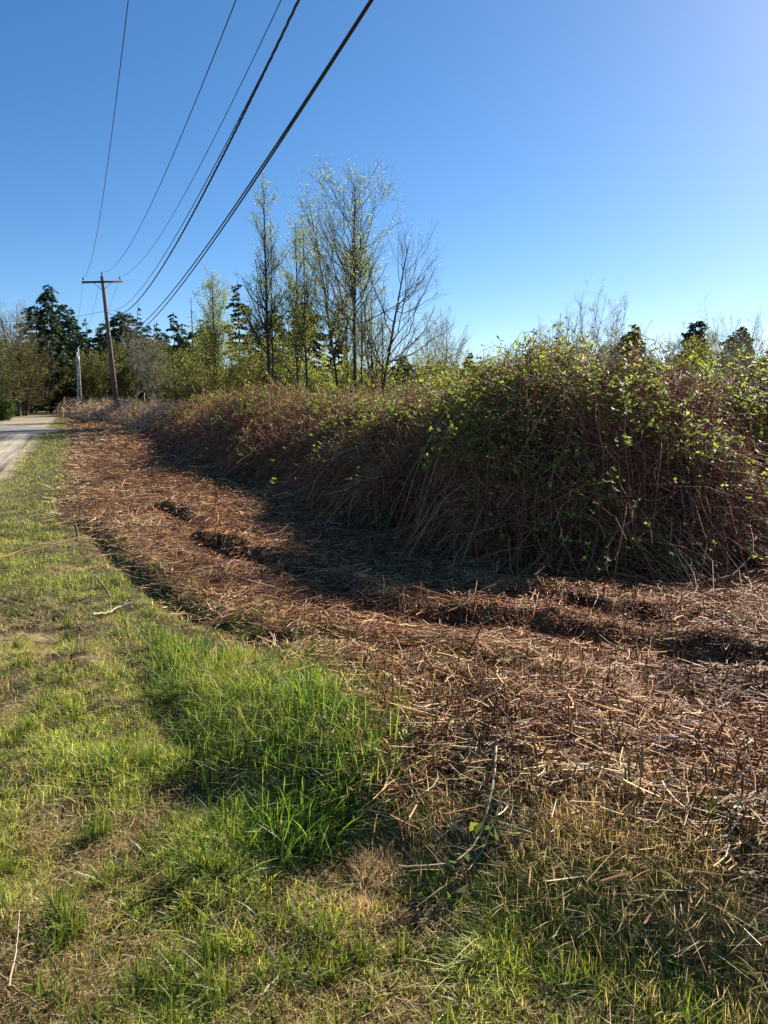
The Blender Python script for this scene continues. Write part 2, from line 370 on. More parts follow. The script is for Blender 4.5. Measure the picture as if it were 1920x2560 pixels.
    C = pick([hexc('bfa877'), hexc('a18656'), hexc('d6c69a'), hexc('7b5e3c'), hexc('5d4630')], [4, 4, 1.5, 3, 2], n) * .8
    st.strips(P, np.repeat(np.maximum(U(.0014, .0034, n), .0005 * r)[:, None], 3, 1), e, C)
    tag(st.build('straw_litter', M_straw), kind='stuff')
grass()

# ------------------------------------------------------------------ cut bramble litter
def litter():
    g = Geo(); th = Geo()
    x, y, r = samples(330000, 1.6, 52, 2.25)
    gm = sdist(x, y, G_L) + .4 * (fbm(x, y, .6, 141, 3) - .5)
    k = (gm > U(-.25, .25, len(x))) & (sdist(x, y, EDGE) < 1.2) & (y < 57)
    x, y, r, gm = x[k], y[k], r[k], gm[k]; n = len(x)
    L = (.02 + .20 * U(0, 1, n) ** 3) * (1 + .05 * r); L = np.where(U(0, 1, n) < .03, L * 2.6, L)
    flow = fbm(x, y, 1.3, 101, 2) * 6; az = np.where(U(0, 1, n) < .45, flow + rng.normal(0, .45, n), U(0, 2 * pi, n))
    d = unit(np.stack([np.cos(az), np.sin(az), rng.normal(0, .2, n)], 1)); e = unit(np.stack([-np.sin(az), np.cos(az), rng.normal(0, .3, n)], 1))
    s = np.linspace(-.5, .5, 4)[None, :, None]; bend = (L * rng.normal(0, .45, n))[:, None, None]
    zz = height(x, y) + U(0, 1, n) ** 2 * .10
    P = np.stack([x, y, zz], 1)[:, None] + d[:, None] * L[:, None, None] * s + e[:, None] * bend * (s ** 2 - .1)
    C = pick([hexc('9a6a40'), hexc('b48654'), hexc('74442a'), hexc('c8a878'), hexc('54382a'), hexc('82503a'), hexc('b8ab98')], [4, 4, 4, 3, 3.4, 3, 1.6], n, .3) * 1.22
    pt_ = fbm(x, y, .9, 103, 4); tanp = np.clip((pt_ - .52) * 5, 0, 1) * .5 + .45 * sstep(1.0, .1, gm)
    Ct = pick([hexc('c2a876'), hexc('a88c5c'), hexc('d8c498'), hexc('8c6c44')], [4, 4, 2, 2], n) * .95
    C = np.where((U(0, 1, n) < tanp)[:, None], Ct, C * np.array([.95, .98, .99])) * np.clip(1.35 - 1.5 * np.clip(.52 - pt_, 0, 1) * 3 * U(0, 1, n), .35, 1.3)[:, None] * (1 - sstep(4.5, .3, -sdist(x, y, EDGE))[:, None] * np.array([.05, .25, .4]))  # redder, darker colour near the thicket edge, put in to offset its bluish shade
    R = np.maximum(U(.0009, .0028, n), .00030 * r)
    q = U(0, 1, n) < .3
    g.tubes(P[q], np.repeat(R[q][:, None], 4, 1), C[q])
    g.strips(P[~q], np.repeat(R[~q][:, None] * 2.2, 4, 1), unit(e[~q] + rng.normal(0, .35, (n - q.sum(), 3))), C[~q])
    # upright cut stubs
    x, y, r = samples(22000, 2.2, 24, 2.0)
    k = (sdist(x, y, G_L) > .05) & (sdist(x, y, EDGE) < .6) & (U(0, 1, len(x)) < np.clip(2.4 * fbm(x, y, .5, 107, 2) - .7, .05, 1)); x, y, r = x[k], y[k], r[k]; n = len(x)
    L = U(.04, .17, n); d = unit(np.stack([rng.normal(0, .25, n), rng.normal(0, .25, n), np.ones(n)], 1))
    s = np.linspace(0, 1, 3)[None, :, None]; P = np.stack([x, y, height(x, y) - .01], 1)[:, None] + d[:, None] * L[:, None, None] * s
    C = pick([hexc('8e6a44'), hexc('a8865a'), hexc('6a4630'), hexc('7c7a3c')], [4, 3, 3, 1], n) * .7
    g.tubes(P, np.maximum(U(.002, .005, n), .0003 * r)[:, None] * np.array([[1.1, 1, .9]]), C, 4)
    # long loose canes thrown over the litter
    x, y, r = samples(5200, 2.4, 30, 1.8)
    k = (sdist(x, y, G_L) > .3) & (sdist(x, y, EDGE) < .8); x, y, r = x[k], y[k], r[k]; n = len(x)
    K = 8; s = np.linspace(-.5, .5, K)[None, :, None]; L = U(.35, 1.5, n); az = U(0, pi, n); e = np.stack([-np.sin(az), np.cos(az), 0 * az], 1)
    P2 = np.stack([x, y], 1)[:, None] + np.stack([np.cos(az), np.sin(az)], 1)[:, None] * L[:, None, None] * s + e[:, None, :2] * (L * rng.normal(0, .3, n))[:, None, None] * s ** 2 + rng.normal(0, .008, (n, K, 2))
    Z = height(P2[..., 0], P2[..., 1]) + .03 + U(0, .07, (n, 1)) + rng.normal(0, .006, (n, K))
    C = pick([hexc('7d4a34'), hexc('96704c'), hexc('5c3426'), hexc('b09a80')], [4, 3, 4, 1.2], n) * .95
    g.tubes(np.concatenate([P2, Z[..., None]], 2), np.maximum(U(.0016, .0036, n), .00032 * r)[:, None] * np.linspace(1.2, .6, K)[None], C)
    tag(g.build('bramble_litter', M_cane), kind='stuff')
    # moss and small weeds sprouting in the litter
    x, y, r = samples(90000, 2.0, 16, 2.3)
    gm = sdist(x, y, G_L); k = (gm > -.1) & (sdist(x, y, EDGE) < .3) & (U(0, 1, len(x)) < np.clip(9 * (fbm(x, y, .33, 111, 3) - .57), 0, 1) * sstep(7, 3, y) + .5 * sstep(.7, .0, gm) * (fbm(x, y, .2, 112, 2) > .5))
    x, y, r = x[k], y[k], r[k]; n = len(x)
    C = pick([hexc('8a9440'), hexc('7c8a36'), hexc('5e7a30'), hexc('a89c50')], [3, 3, 2, 2], n) * .55
    blades(th, x, y, height(x, y), U(.02, .07, n), np.maximum(.003, .0006 * r) * np.ones(n), C, lean=.8, K=3)
    tag(th.build('moss_and_weeds', M_grass), kind='stuff')
litter()

# ------------------------------------------------------------------ brambles
def bramble(label, region, n_cane, n_tangle, n_leaf, rr, apw=1.6, ccols=None, lcols=None, loc=None, leafsize=(.018, .052), hscale=1.0, leaf_pw=1.0, topb=.42, front=.45, ang=(-34, 40), group='bramble bushes'):
    """region(x,y)->bool ; rr=(r0,r1)"""
    ccols = ccols or ([hexc('8e4e3a'), hexc('9a6246'), hexc('a0805a'), hexc('68382a'), hexc('ac9474'), hexc('746440')], [4.5, 4, 3.5, 3, 1.2, 1.2])
    lcols = lcols or ([hexc('a4a650'), hexc('8a9446'), hexc('bcb85c'), hexc('6c7c3c'), hexc('4c6038'), hexc('a0744c')], [4, 4, 3, 3, 1.5, .5])
    def pts(n, pw=apw):
        X = []; Y = []; c = 0; it = 0
        while c < n and it < 60:
            it += 1; th = radians(1) * U(ang[0], ang[1], n); k = 2 - pw
            r = (rr[0] ** k + U(0, 1, n) * (rr[1] ** k - rr[0] ** k)) ** (1 / k) if abs(k) > 1e-3 else rr[0] * (rr[1] / rr[0]) ** U(0, 1, n)
            x, y = r * np.sin(th), r * np.cos(th); m = (thick_T(x, y) > .25) & region(x, y)
            X.append(x[m]); Y.append(y[m]); c += m.sum()
        return np.concatenate(X)[:n], np.concatenate(Y)[:n]
    def edge_pts(n):
        x, y = pts(n * 4); d = sdist(x, y, EDGE); k = U(0, 1, len(x)) < np.exp(-np.clip(d - .25, 0, 9) / .8) + .1
        return x[k][:n], y[k][:n]
    cx, cy = pts(400); c = np.array([cx.mean(), cy.mean(), 0]) if loc is None else np.array(loc)
    root = thing('bramble_bush', label, 'bramble bush', c, group)
    canes = Geo(); leaves = Geo(); K = 9
    # arching canes
    xa, ya = pts(int(n_cane * (1 - front))); xb, yb = edge_pts(int(n_cane * front)); x = np.r_[xa, xb]; y = np.r_[ya, yb]; n = len(x)
    T = thick_T(x, y) * hscale; r = np.hypot(x, y)
    az = np.where(U(0, 1, n) < .12, rng.normal(-2.2, .9, n), U(0, 2 * pi, n)); d = np.stack([np.cos(az), np.sin(az)], 1)
    ap = T * U(.55, 1.0, n) + (U(0, 1, n) < .09) * U(.05, .38, n) * (T > 1.2)
    la = U(.3, 1.1, n); lb = np.where(U(0, 1, n) < .12, U(.6, 1.3, n), U(.2, .75, n)); ze = ap * U(.0, .8, n); z0 = -.02 * np.ones(n)
    s = np.linspace(-1, 1, K)[None]
    q = np.where(s < 0, la[:, None] * s, lb[:, None] * s)
    zz = np.where(s < 0, ap[:, None] - (ap - z0)[:, None] * np.abs(s) ** 2.2, ap[:, None] - (ap - ze)[:, None] * s ** 2.0)
    bq = (rng.normal(0, .3, n))[:, None] * s ** 2 * np.abs(q)
    P = np.stack([x[:, None] + d[:, :1] * q - d[:, 1:] * bq, y[:, None] + d[:, 1:] * q + d[:, :1] * bq, np.maximum(zz, .02)], -1) + np.cumsum(rng.normal(0, .045, (n, K, 3)), 1)
    C = pick(*ccols, n, .25) * 1.0
    R = np.maximum(U(.002, .0055, n), .00028 * r)
    canes.tubes(P, R[:, None] * np.linspace(1.2, .5, K)[None], C, 4)
    LP = [P[:, 3:].reshape(-1, 3)]; 
    # tangle of twigs and dead canes filling the mass
    x, y = edge_pts(n_tangle); n = len(x); T = thick_T(x, y) * hscale; r = np.hypot(x, y)
    K2 = 5; L = U(.25, .9, n); z = T * U(.0, 1.0, n) ** .8; az = U(0, 2 * pi, n); el = rng.normal(0, .75, n)
    dd = np.stack([np.cos(az) * np.cos(el), np.sin(az) * np.cos(el), np.sin(el)], 1); bd = unit(rng.normal(0, 1, (n, 3)))
    s = np.linspace(-.5, .5, K2)[None, :, None]
    P2 = np.stack([x, y, z], 1)[:, None] + dd[:, None] * L[:, None, None] * s + bd[:, None] * (L * U(.0, .8, n))[:, None, None] * (s ** 2 - .1)
    P2[..., 2] = np.maximum(P2[..., 2], .01)
    canes.tubes(P2, np.repeat(np.maximum(U(.0014, .0042, n), .0003 * r)[:, None], K2, 1), pick(*ccols, n, .3) * 1.0)
    canes_o = local(canes, c).build('canes', M_cane, root)
    # leaves : groups of three on side twigs, thickest on the sunny top
    src = LP[0]; Tn = thick_T(src[:, 0], src[:, 1]) * hscale
    rel = src[:, 2] / (thick_T(src[:, 0], src[:, 1], True) * hscale + .1)
    cl = fbm(src[:, 0] + src[:, 2], src[:, 1] - src[:, 2] * .7, .7, 121, 3)
    w = (np.clip(rel - topb, 0, 1) ** leaf_pw + .04) * (np.clip(cl * 3 - 1.05, .03, 1.5))
    nl = n_leaf // 3
    i = rng.choice(len(src), nl, p=w / w.sum()); base = src[i] + rng.normal(0, .05, (nl, 3)); base[:, 2] += U(0, .05, nl)
    r = np.hypot(base[:, 0], base[:, 1])
    az0 = U(0, 2 * pi, nl); size = U(*leafsize, nl) * (1 + .035 * np.clip(r - 8, 0, 30)); Cl = pick(*lcols, nl, .22) * .62
    for k in range(3):
        az = az0 + (k - 1) * 1.3 + rng.normal(0, .2, nl); tilt = rng.normal(.0, .6, nl)
        D = unit(np.stack([np.cos(az), np.sin(az), tilt], 1)); S = unit(np.cross(D, unit(np.stack([rng.normal(0, .5, nl), rng.normal(0, .5, nl), np.ones(nl)], 1))))
        leaves.kites(base, D, S, size, size * .8, Cl * 1.25)
    local(leaves, c).build('leaves', M_leaf, root)
    return root
dark_l = ([hexc('989440'), hexc('78803a'), hexc('a8a050'), hexc('566430')], [3, 4, 2, 2])
bramble('tall arching bramble mound with yellow-green young leaves, closest beside the cleared strip', lambda x, y: (y < 12.2) & (x > .9) & (x < 4.6), 4200, 14000, 72000, (6.3, 13))
bramble('bramble mass of bare reddish canes spilling out at the right edge of the photo', lambda x, y: (y < 13) & (x >= 4.6) & (x < 11), 2400, 7500, 20000, (7.5, 15))
bramble('low dark bramble bank left of the tall mound, red-brown canes beneath thin green tops', lambda x, y: (x <= .9) & (y < 14.5), 2800, 14000, 30000, (9, 15.5))
bramble('dark brown bramble bank beside the middle of the cleared strip, drooping over its edge', lambda x, y: (y >= 14.5) & (y < 22) & (x < 2), 2900, 11000, 36000, (14.5, 23), lcols=dark_l)
bramble('olive-brown bramble tangle with long dark arching canes, left end of the tall thicket', lambda x, y: (y >= 22) & (y < 33) & (x < 2), 3000, 5000, 34000, (22, 36), lcols=dark_l)
bramble('field of leafy brambles stretching away behind the tall mound', lambda x, y: (((y >= 12.2) & (x > .9)) & ~((y >= 14.5) & (x < 2))) & (y < 34), 4800, 1500, 42000, (12.2, 36), apw=1.2, topb=.2)
red_c = ([hexc('a47c68'), hexc('b89c7c'), hexc('88685a'), hexc('ccb494')], [4, 4, 3, 2])
bramble('low rust-brown bare bramble patch around the foot of the leaning power pole', lambda x, y: (y >= 33) & (y < 75) & (x < -4) & (x / y > -.45), 5200, 3600, 9000, (34, 80), apw=1.4, ccols=red_c, topb=.3, ang=(-36, -4))
bramble('olive bramble scrub in front of the tall alders, beyond the tall thicket', lambda x, y: (y >= 33) & (y < 60) & (x >= -4), 3500, 1500, 14000, (33, 70), apw=1.4, ccols=red_c, topb=.2, ang=(-10, 36))

# ------------------------------------------------------------------ trees
def interp_poly(P, idx, t):
    K = P.shape[1]; f = np.clip(t, 0, .999) * (K - 1); i = f.astype(int); u = (f - i)[:, None]
    return P[idx, i] * (1 - u) + P[idx, i + 1] * u, unit(P[idx, i + 1] - P[idx, i])
def spawn(P, L, R, n, t0, t1, ang, lf, K, up=.2, wig=.04, tp=.7, minr=.006, bias=None, angj=.25):
    w = L / L.sum(); idx = rng.choice(len(P), n, p=w); t = U(t0, t1, n)
    p, T = interp_poly(P, idx, t)
    az = unit(rng.normal(0, 1, (n, 3))); perp = unit(az - (az * T).sum(1, keepdims=True) * T)
    if bias is not None: perp = unit(perp + np.array(bias))
    a = ang + rng.normal(0, angj, n)
    d = unit(T * np.cos(a)[:, None] + perp * np.sin(a)[:, None])
    ln = L[idx] * lf * (1 - tp * (t - t0) / (1 - t0 + 1e-6)) * U(.55, 1.15, n)
    s = np.linspace(0, 1, K)[None, :, None]
    Q = p[:, None] + d[:, None] * ln[:, None, None] * s + np.array([0, 0, 1.]) * (up * ln)[:, None, None] * s ** 2
    Q = Q + np.cumsum(rng.normal(0, 1, (n, K, 3)) * (wig * ln)[:, None, None], 1) * (s > 0)
    r = np.maximum(R[idx] * (1 - .85 * t) * .55, minr)
    return Q, ln, r
def leaf_cloud(geo, src, n, size, cols, jit=.12):
    i = rng.integers(0, len(src), n); P = src[i] + rng.normal(0, jit, (n, 3)); s = U(.6, 1.3, n) * size
    D = unit(rng.normal(0, 1, (n, 3)) + [0, 0, -.2]); S = unit(np.cross(D, rng.normal(0, 1, (n, 3))))
    geo.kites(P, D, S, s, s * .8, pick(*cols, n, .22) * .8)
YG = ([hexc('a8ac60'), hexc('bcbc70'), hexc('8c9454'), hexc('ccc47c')], [4, 3, 3, 1.5])
YG2 = ([hexc('8c8644'), hexc('9c9048'), hexc('74763c'), hexc('b09c4c')], [4, 3, 3, 1.5])
OLV = ([hexc('7c7644'), hexc('8a8250'), hexc('68683e')], [4, 3, 3])
BARK = hexc('4c433b'); BARK_L = hexc('8d857a'); BARK_D = hexc('443a34')
def decid(name, label, cat, px, base_py, top_py, Y, wpx, n=(36, 260, 1100), leaves=3500, lcols=YG, lsize=.09, bark=BARK, stems=1, spread=.0, lean=0.0, ang=.7, t0=.22, up=.25, r0=None, group=None, trunk_w=.03, tp=.7, wl=1.0, bias=None):
    top = at(px, top_py, Y); H = top[2] * (.95 if stems == 1 else 1.04); b = at(px, base_py, Y); loc = np.array([b[0], Y, 0.0])
    W = wpx / F_PX * Y; root = thing(name, label, cat, loc, group)
    K = 10; s = np.linspace(0, 1, K)[None, :, None]
    r0 = r0 or max(.05, H * .010)
    if stems == 1:
        P = np.zeros((1, K, 3)); P[..., 2] = np.linspace(-.1, H, K); P[..., 0] += lean * np.linspace(0, 1, K) ** 1.3
        P[..., :2] += np.cumsum(rng.normal(0, .012 * H / K * 2, (1, K, 2)), 1)
        L = np.array([H]); R = np.array([r0])
    else:
        az = U(0, 2 * pi, stems); L = H * U(.6, 1.0, stems); L[0] = H * .98
        off = np.stack([np.cos(az), np.sin(az), 0 * az], 1); sp = spread * W * U(.2, 1, stems)
        P = off[:, None] * .12 + off[:, None] * sp[:, None, None] * (s * .6 + s ** 2 * .4) + np.array([0, 0, 1.]) * L[:, None, None] * (s * 1.02) + [[[0, 0, -.1]]] + np.cumsum(rng.normal(0, .012 * H / K * 2, (stems, K, 3)) * [1, 1, 0], 1)
        P[..., 0] += lean * s[..., 0] ** 1.3; R = r0 * U(.5, 1, stems)
    tr = Geo(); tr.tubes(P, R[:, None] * np.linspace(1, .12, K)[None] + .004, np.repeat(np.array([bark]), len(P), 0) * U(.85, 1.15, (len(P), 1)), 7)
    tr.build('trunk', M_bark, root)
    lf1 = (W * 1.0 / H) * wl
    mr = .00015 * Y
    B1, L1, R1 = spawn(P, L, R, n[0], t0, .97, ang, lf1, 7, up, .03, tp, mr * 1.3, bias)
    B2, L2, R2 = spawn(B1, L1, R1, n[1], .15, .98, .65, .55, 5, up * .8, .04, .5, mr)
    B3, L3, R3 = spawn(B2, L2, R2, int(n[2] * .75), .1, 1, .6, .6, 4, up * .7, .05, .4, mr * .8)
    br = Geo()
    for B, R_, K_ in ((B1, R1, 7), (B2, R2, 5), (B3, R3, 4)):
        br.tubes(B, R_[:, None] * np.linspace(1, .35, K_)[None], np.repeat(np.array([bark]) * (.95 if K_ == 7 else 1.7), len(B), 0) * U(.75, 1.2, (len(B), 1)))
    br.build('branches', M_bark, root)
    if leaves:
        lv = Geo(); src = np.concatenate([B3[:, 1:].reshape(-1, 3), B2[:, 2:].reshape(-1, 3)])
        leaf_cloud(lv, src, leaves, lsize, lcols); lv.build('crown', M_leaf, root)
    return root

def conifer(label, px, base_py, top_py, Y, wpx, n=110, tufts=6500, shape=.8, droop=.25, t0=.1, cols=None, group='dark conifers', gap=0, name='fir_tree', deadtop=0, lean=0, wmin=.06, tuft=.42):
    if not gap: n = int(n * 1.7); tufts = int(tufts * 1.7); tuft = .36; wpx *= 1.15
    cols = cols or ([hexc('3c4e32'), hexc('475a38'), hexc('2c3c2a'), hexc('5c6a3c')], [4, 3, 3, 1.2])
    top = at(px, top_py, Y); H = top[2]; b = at(px, base_py, Y); loc = np.array([b[0], Y, 0.])
    W = wpx / F_PX * Y * .66; root = thing(name, label, 'conifer', loc, group)
    K = 8; P = np.zeros((1, K, 3)); P[0, :, 2] = np.linspace(-.1, H, K); P[0, :, 0] = lean * np.linspace(0, 1, K) ** 2
    tr = Geo(); tr.tubes(P, np.linspace(H * .013, .02, K)[None], np.array([hexc('3c3028')]), 6); tr.build('trunk', M_bark, root)
    t = t0 + (1 - t0) * U(0, 1, n) ** .9
    if gap: t = t0 + (1 - t0) * (np.floor((t - t0) / (1 - t0) * gap) + U(0, .75, n)) / gap
    t = np.sort(np.clip(t, 0, .995)); az = U(0, 2 * pi, n)
    prof = ((1 - t) ** shape) * (1 - .35 * np.clip((.3 - t) / .3, 0, 1)) + wmin
    ln = W * prof * np.where(U(0, 1, n) < .2, U(1., 1.3, n), U(.55, 1.0, n)) * (.45 + 1.1 * vnoise(az * 1.3 + px, t * 9, 1., 5))
    d = np.stack([np.cos(az), np.sin(az), U(-.15, .35, n)], 1)
    s = np.linspace(0, 1, 6)[None, :, None]
    p0 = np.stack([lean * t ** 2, 0 * t, t * H], 1)
    B = p0[:, None] + d[:, None] * ln[:, None, None] * s + np.array([0, 0, -1.]) * (droop * ln)[:, None, None] * s ** 2
    br = Geo(); br.tubes(B, np.linspace(1, .3, 6)[None] * np.full((n, 1), max(.02, .00025 * Y)), np.repeat([hexc('3a3029')], n, 0)); br.build('branches', M_bark, root)
    ok = t < 1 - deadtop; pr = ln * ok; pr /= pr.sum()
    i = rng.choice(n, tufts, p=pr); u = U(.12, 1.0, tufts) ** .8; p, T = interp_poly(B, i, u)
    side = unit(np.cross(T, [0, 0, 1.])); sg = rng.choice([-1, 1], tufts)[:, None]
    D = unit(T * U(.3, 1, (tufts, 1)) + side * sg * U(.2, 1.0, (tufts, 1)) + np.array([0, 0, 1.]) * U(-.75, .15, (tufts, 1)))
    S = unit(np.cross(D, unit(rng.normal(0, 1, (tufts, 3)) + [0, 0, .8]))); L_ = U(.5, 1.3, tufts) * tuft * 1.15 * (.5 + .5 * np.minimum(1, ln[i] / (W * .5)))
    cr = Geo(); cr.kites(p, D, S, L_, L_ * .34, pick(*cols, tufts, .25) * .85, .1); cr.build('crown', M_needle, root)
    return root

# -- dark conifers, left to right
conifer('tallest dark fir in the left clump, ragged top above the lane bend', 141, 1000, 712, 78, 78, 150, 8000, .6, .4, wmin=.14)
conifer('dark fir at the left shoulder of the left clump', 104, 1000, 760, 77, 70, 110, 6500, .5, .3, wmin=.16)
conifer('dark fir at the right shoulder of the left clump', 171, 1000, 760, 82, 70, 110, 6500, .6, .3, wmin=.15)
conifer('pointed dark fir above the two thin grey poles', 193, 1000, 768, 86, 62, 110, 6500, .8, .3)
conifer('slim open fir between the grey poles and the leaning pole', 228, 1000, 792, 92, 50, 80, 4200, .8, .35, gap=9)
conifer('short dark fir just left of the leaning power pole', 256, 1000, 818, 88, 56, 100, 5500, .8, .3)
conifer('broad dark fir immediately right of the leaning power pole', 312, 1000, 778, 84, 74, 120, 7000, .55, .3, wmin=.18)
conifer('dark fir beside the broad one, right of the leaning pole', 330, 1000, 782, 88, 60, 110, 6000, .55, .3, wmin=.16)
conifer('thin fir with a bent bushy tip behind the grey bare trees', 343, 1000, 757, 92, 36, 60, 2600, .7, .3, gap=8, lean=.8)
conifer('ragged fir low over the grey bare trees', 362, 1000, 800, 90, 52, 90, 5000, .7, .3)
conifer('small pointed fir standing in the gap at the middle of the dark treeline', 401, 1000, 803, 92, 44, 90, 4500, .8, .35)
conifer('layered fir with feathery boughs left of the dead-topped fir', 443, 1000, 778, 90, 60, 90, 4800, .75, .4, gap=9)
conifer('tall fir with a sparse dead top at the right of the dark treeline', 488, 1000, 742, 88, 60, 90, 3800, .7, .4, gap=10, deadtop=.3)
conifer('low dark fir filling the right end of the treeline', 468, 1000, 842, 84, 66, 110, 5500, .6, .3, wmin=.15)
conifer('low dark fir filling the gap left of the feathery fir', 424, 1000, 850, 86, 56, 110, 5500, .6, .3, wmin=.15)
conifer('tall fir with separate flat layers of boughs behind the yellow-green alder', 603, 1000, 700, 76, 62, 100, 4800, .55, .2, gap=12, wmin=.12)
conifer('dark fir hidden behind the leftmost tall alder', 692, 990, 770, 70, 76, 110, 6000, .6, .3)
conifer('wide dark fir behind the middle of the tall alders', 762, 990, 752, 68, 96, 130, 8000, .5, .3, wmin=.15)
conifer('narrow dark fir behind the tallest alder stems', 848, 990, 762, 70, 56, 90, 4500, .7, .3)
conifer('small round-topped fir on the skyline right of the alders', 1008, 980, 886, 75, 56, 90, 4500, .6, .25)
conifer('small fir at the left foot of the bramble mound skyline', 1174, 980, 882, 60, 44, 80, 4000, .7, .25)
conifer('light green fir rising behind the top of the bramble mound', 1580, 960, 810, 50, 86, 110, 6500, .7, .3, cols=([hexc('55682c'), hexc('6a7a34'), hexc('465a2a')], [4, 3, 3]))
conifer('cone-shaped dark cedar on the skyline right of the bramble mound', 1730, 960, 803, 62, 74, 150, 8500, .6, .1, wmin=.16, name='cedar_tree')
conifer('dark spruce with drooping boughs, left of the pair near the right edge', 1822, 960, 828, 60, 60, 100, 5500, .8, .4, wmin=.12)
conifer('dark spruce with a bent tip, right of the pair near the right edge', 1866, 960, 814, 62, 70, 110, 6500, .8, .4, lean=-.6, wmin=.1)
conifer('dark fir cut by the right edge of the photo', 1918, 960, 872, 70, 60, 90, 5000, .6, .3)
conifer('dark fir low between the leaning pole and the broad fir', 282, 1000, 838, 86, 60, 100, 5500, .6, .3, wmin=.15)
conifer('dark fir low behind the grey poles, right of the pointed one', 212, 1000, 826, 90, 60, 100, 5500, .6, .3, wmin=.15)
conifer('low dark fir between the broad firs and the treeline gap', 384, 1000, 852, 86, 70, 100, 5500, .6, .3, wmin=.15)
conifer('dark fir behind the yellow-green alder, left side', 520, 1000, 800, 80, 66, 100, 5500, .6, .3, wmin=.15)
conifer('dark fir just right of the layered fir', 642, 1000, 812, 76, 60, 100, 5500, .6, .3, wmin=.15)
for lab_, px_, ty_, Y_, w_ in [('dark fir crown just behind the upper half of the leaning pole', 268, 806, 94, 50), ('dark fir crown between the two broad firs', 296, 792, 94, 54), ('pointed fir crown left of the small gap fir', 378, 812, 94, 48),
                             ('low fir crown right of the small gap fir', 416, 828, 92, 52), ('dark fir crown between the feathery and dead-topped firs', 462, 806, 94, 52), ('dark fir crown right of the dead-topped fir', 508, 812, 86, 56)]:
    conifer(lab_, px_, 1000, ty_, Y_, w_, 90, 4200, .65, .3, wmin=.13)
conifer('green-tinged cedar in front of the left fir clump', 128, 1005, 838, 68, 84, 130, 8500, .6, .2, wmin=.15, name='cedar_tree', cols=([hexc('39482a'), hexc('465432'), hexc('2c3a26')], [4, 3, 3]))

# -- tall alders
AL = 'tall budding alders'
decid('alder_tree', 'leftmost tall alder, slim crown of sparse budding leaves', 'alder', 672, 975, 443, 42, 118, (50, 360, 1500), 3200, YG, .075, r0=.13, ang=.55, t0=.3, group=AL)
decid('alder_tree', 'second thin stem standing close against the leftmost tall alder', 'alder', 682, 975, 520, 43, 70, (30, 200, 700), 1500, YG, .075, r0=.07, ang=.5, t0=.4, group=AL)
decid('alder_tree', 'shorter bushy alder just right of the leftmost tall one', 'alder', 744, 970, 519, 44, 120, (50, 330, 1500), 3600, YG, .08, r0=.09, ang=.6, t0=.2, group=AL)
decid('alder_tree', 'alder with a yellowish leafy crown midway between the two tallest', 'alder', 768, 960, 560, 43, 120, (50, 330, 1500), 3800, YG, .08, r0=.09, ang=.6, t0=.25, group=AL)
decid('alder_tree', 'alder leaning left with a high left-hand limb beside the tallest', 'alder', 850, 950, 488, 42, 150, (50, 330, 1500), 3000, YG, .075, r0=.09, ang=.6, t0=.3, lean=-1.6, group=AL)
decid('alder_tree', 'tallest alder, its top highest above the brambles', 'alder', 887, 945, 422, 40, 225, (60, 420, 2000), 4600, YG, .075, r0=.12, ang=.72, t0=.36, group=AL)
decid('alder_tree', 'thin upright alder stem just right of the tallest', 'alder', 904, 945, 600, 41, 90, (36, 240, 900), 1800, YG, .075, r0=.06, ang=.5, t0=.35, group=AL)
decid('alder_tree', 'thin upright alder stem just left of the tallest', 'alder', 868, 950, 590, 44, 110, (40, 260, 1000), 2400, YG, .075, r0=.07, ang=.5, t0=.25, group=AL)
decid('alder_tree', 'short twiggy alder between the tallest and the bare spreading tree', 'alder', 930, 940, 640, 42, 130, (50, 330, 1300), 2400, YG, .075, r0=.06, ang=.7, t0=.15, group=AL)
decid('maple_tree', 'bare tree spreading its limbs to the right of the alders', 'bare tree', 948, 935, 590, 39, 230, (26, 220, 1000), 500, YG, .07, r0=.11, ang=.85, t0=.15, lean=1.6, up=.3, tp=.6, wl=.95, bias=(.6, 0, 0))
decid('alder_tree', 'shorter alder with a pale yellow-green crown left of the tall ones', 'alder', 541, 972, 671, 50, 100, (60, 480, 2300), 6000, YG, .085, r0=.09, ang=.6, t0=.2, group='leafy alders')
decid('alder_tree', 'small leaning companion of the pale yellow-green alder', 'alder', 528, 972, 760, 51, 90, (50, 300, 1500), 2500, YG, .085, r0=.06, ang=.6, t0=.15, group='leafy alders')
# -- thin bare trees on the skyline
SK = 'thin bare skyline trees'
decid('birch_tree', 'fine bare tree on the skyline, right of two', 'bare tree', 1117, 960, 778, 66, 110, (60, 360, 1500), 1400, YG, .09, BARK_L, r0=.07, t0=.15, group=SK)
decid('birch_tree', 'fine bare tree on the skyline, left of two', 'bare tree', 1068, 960, 800, 68, 90, (50, 300, 1200), 900, YG, .09, BARK_L, r0=.06, t0=.15, group=SK)
decid('birch_tree', 'bare whippy tree tallest behind the bramble mound', 'bare tree', 1462, 960, 738, 48, 130, (70, 360, 1500), 900, YG, .08, BARK_L, stems=9, spread=.45, r0=.05, t0=.15, ang=.4, group=SK)
decid('birch_tree', 'bare whippy tree left behind the bramble mound', 'bare tree', 1398, 960, 788, 50, 100, (60, 320, 1300), 700, YG, .08, BARK_L, stems=7, spread=.45, r0=.04, t0=.15, ang=.4, group=SK)
decid('birch_tree', 'pale budding bare tree right of the tallest whippy one', 'bare tree', 1524, 960, 764, 50, 120, (60, 340, 1500), 1800, YG, .08, BARK_L, stems=7, spread=.45, r0=.04, t0=.15, ang=.4, group=SK)
decid('birch_tree', 'low bare tree at the left foot of the whippy trees', 'bare tree', 1338, 960, 815, 54, 80, (50, 260, 1000), 600, YG, .08, BARK_L, stems=5, spread=.4, r0=.04, t0=.15, ang=.4, group=SK)
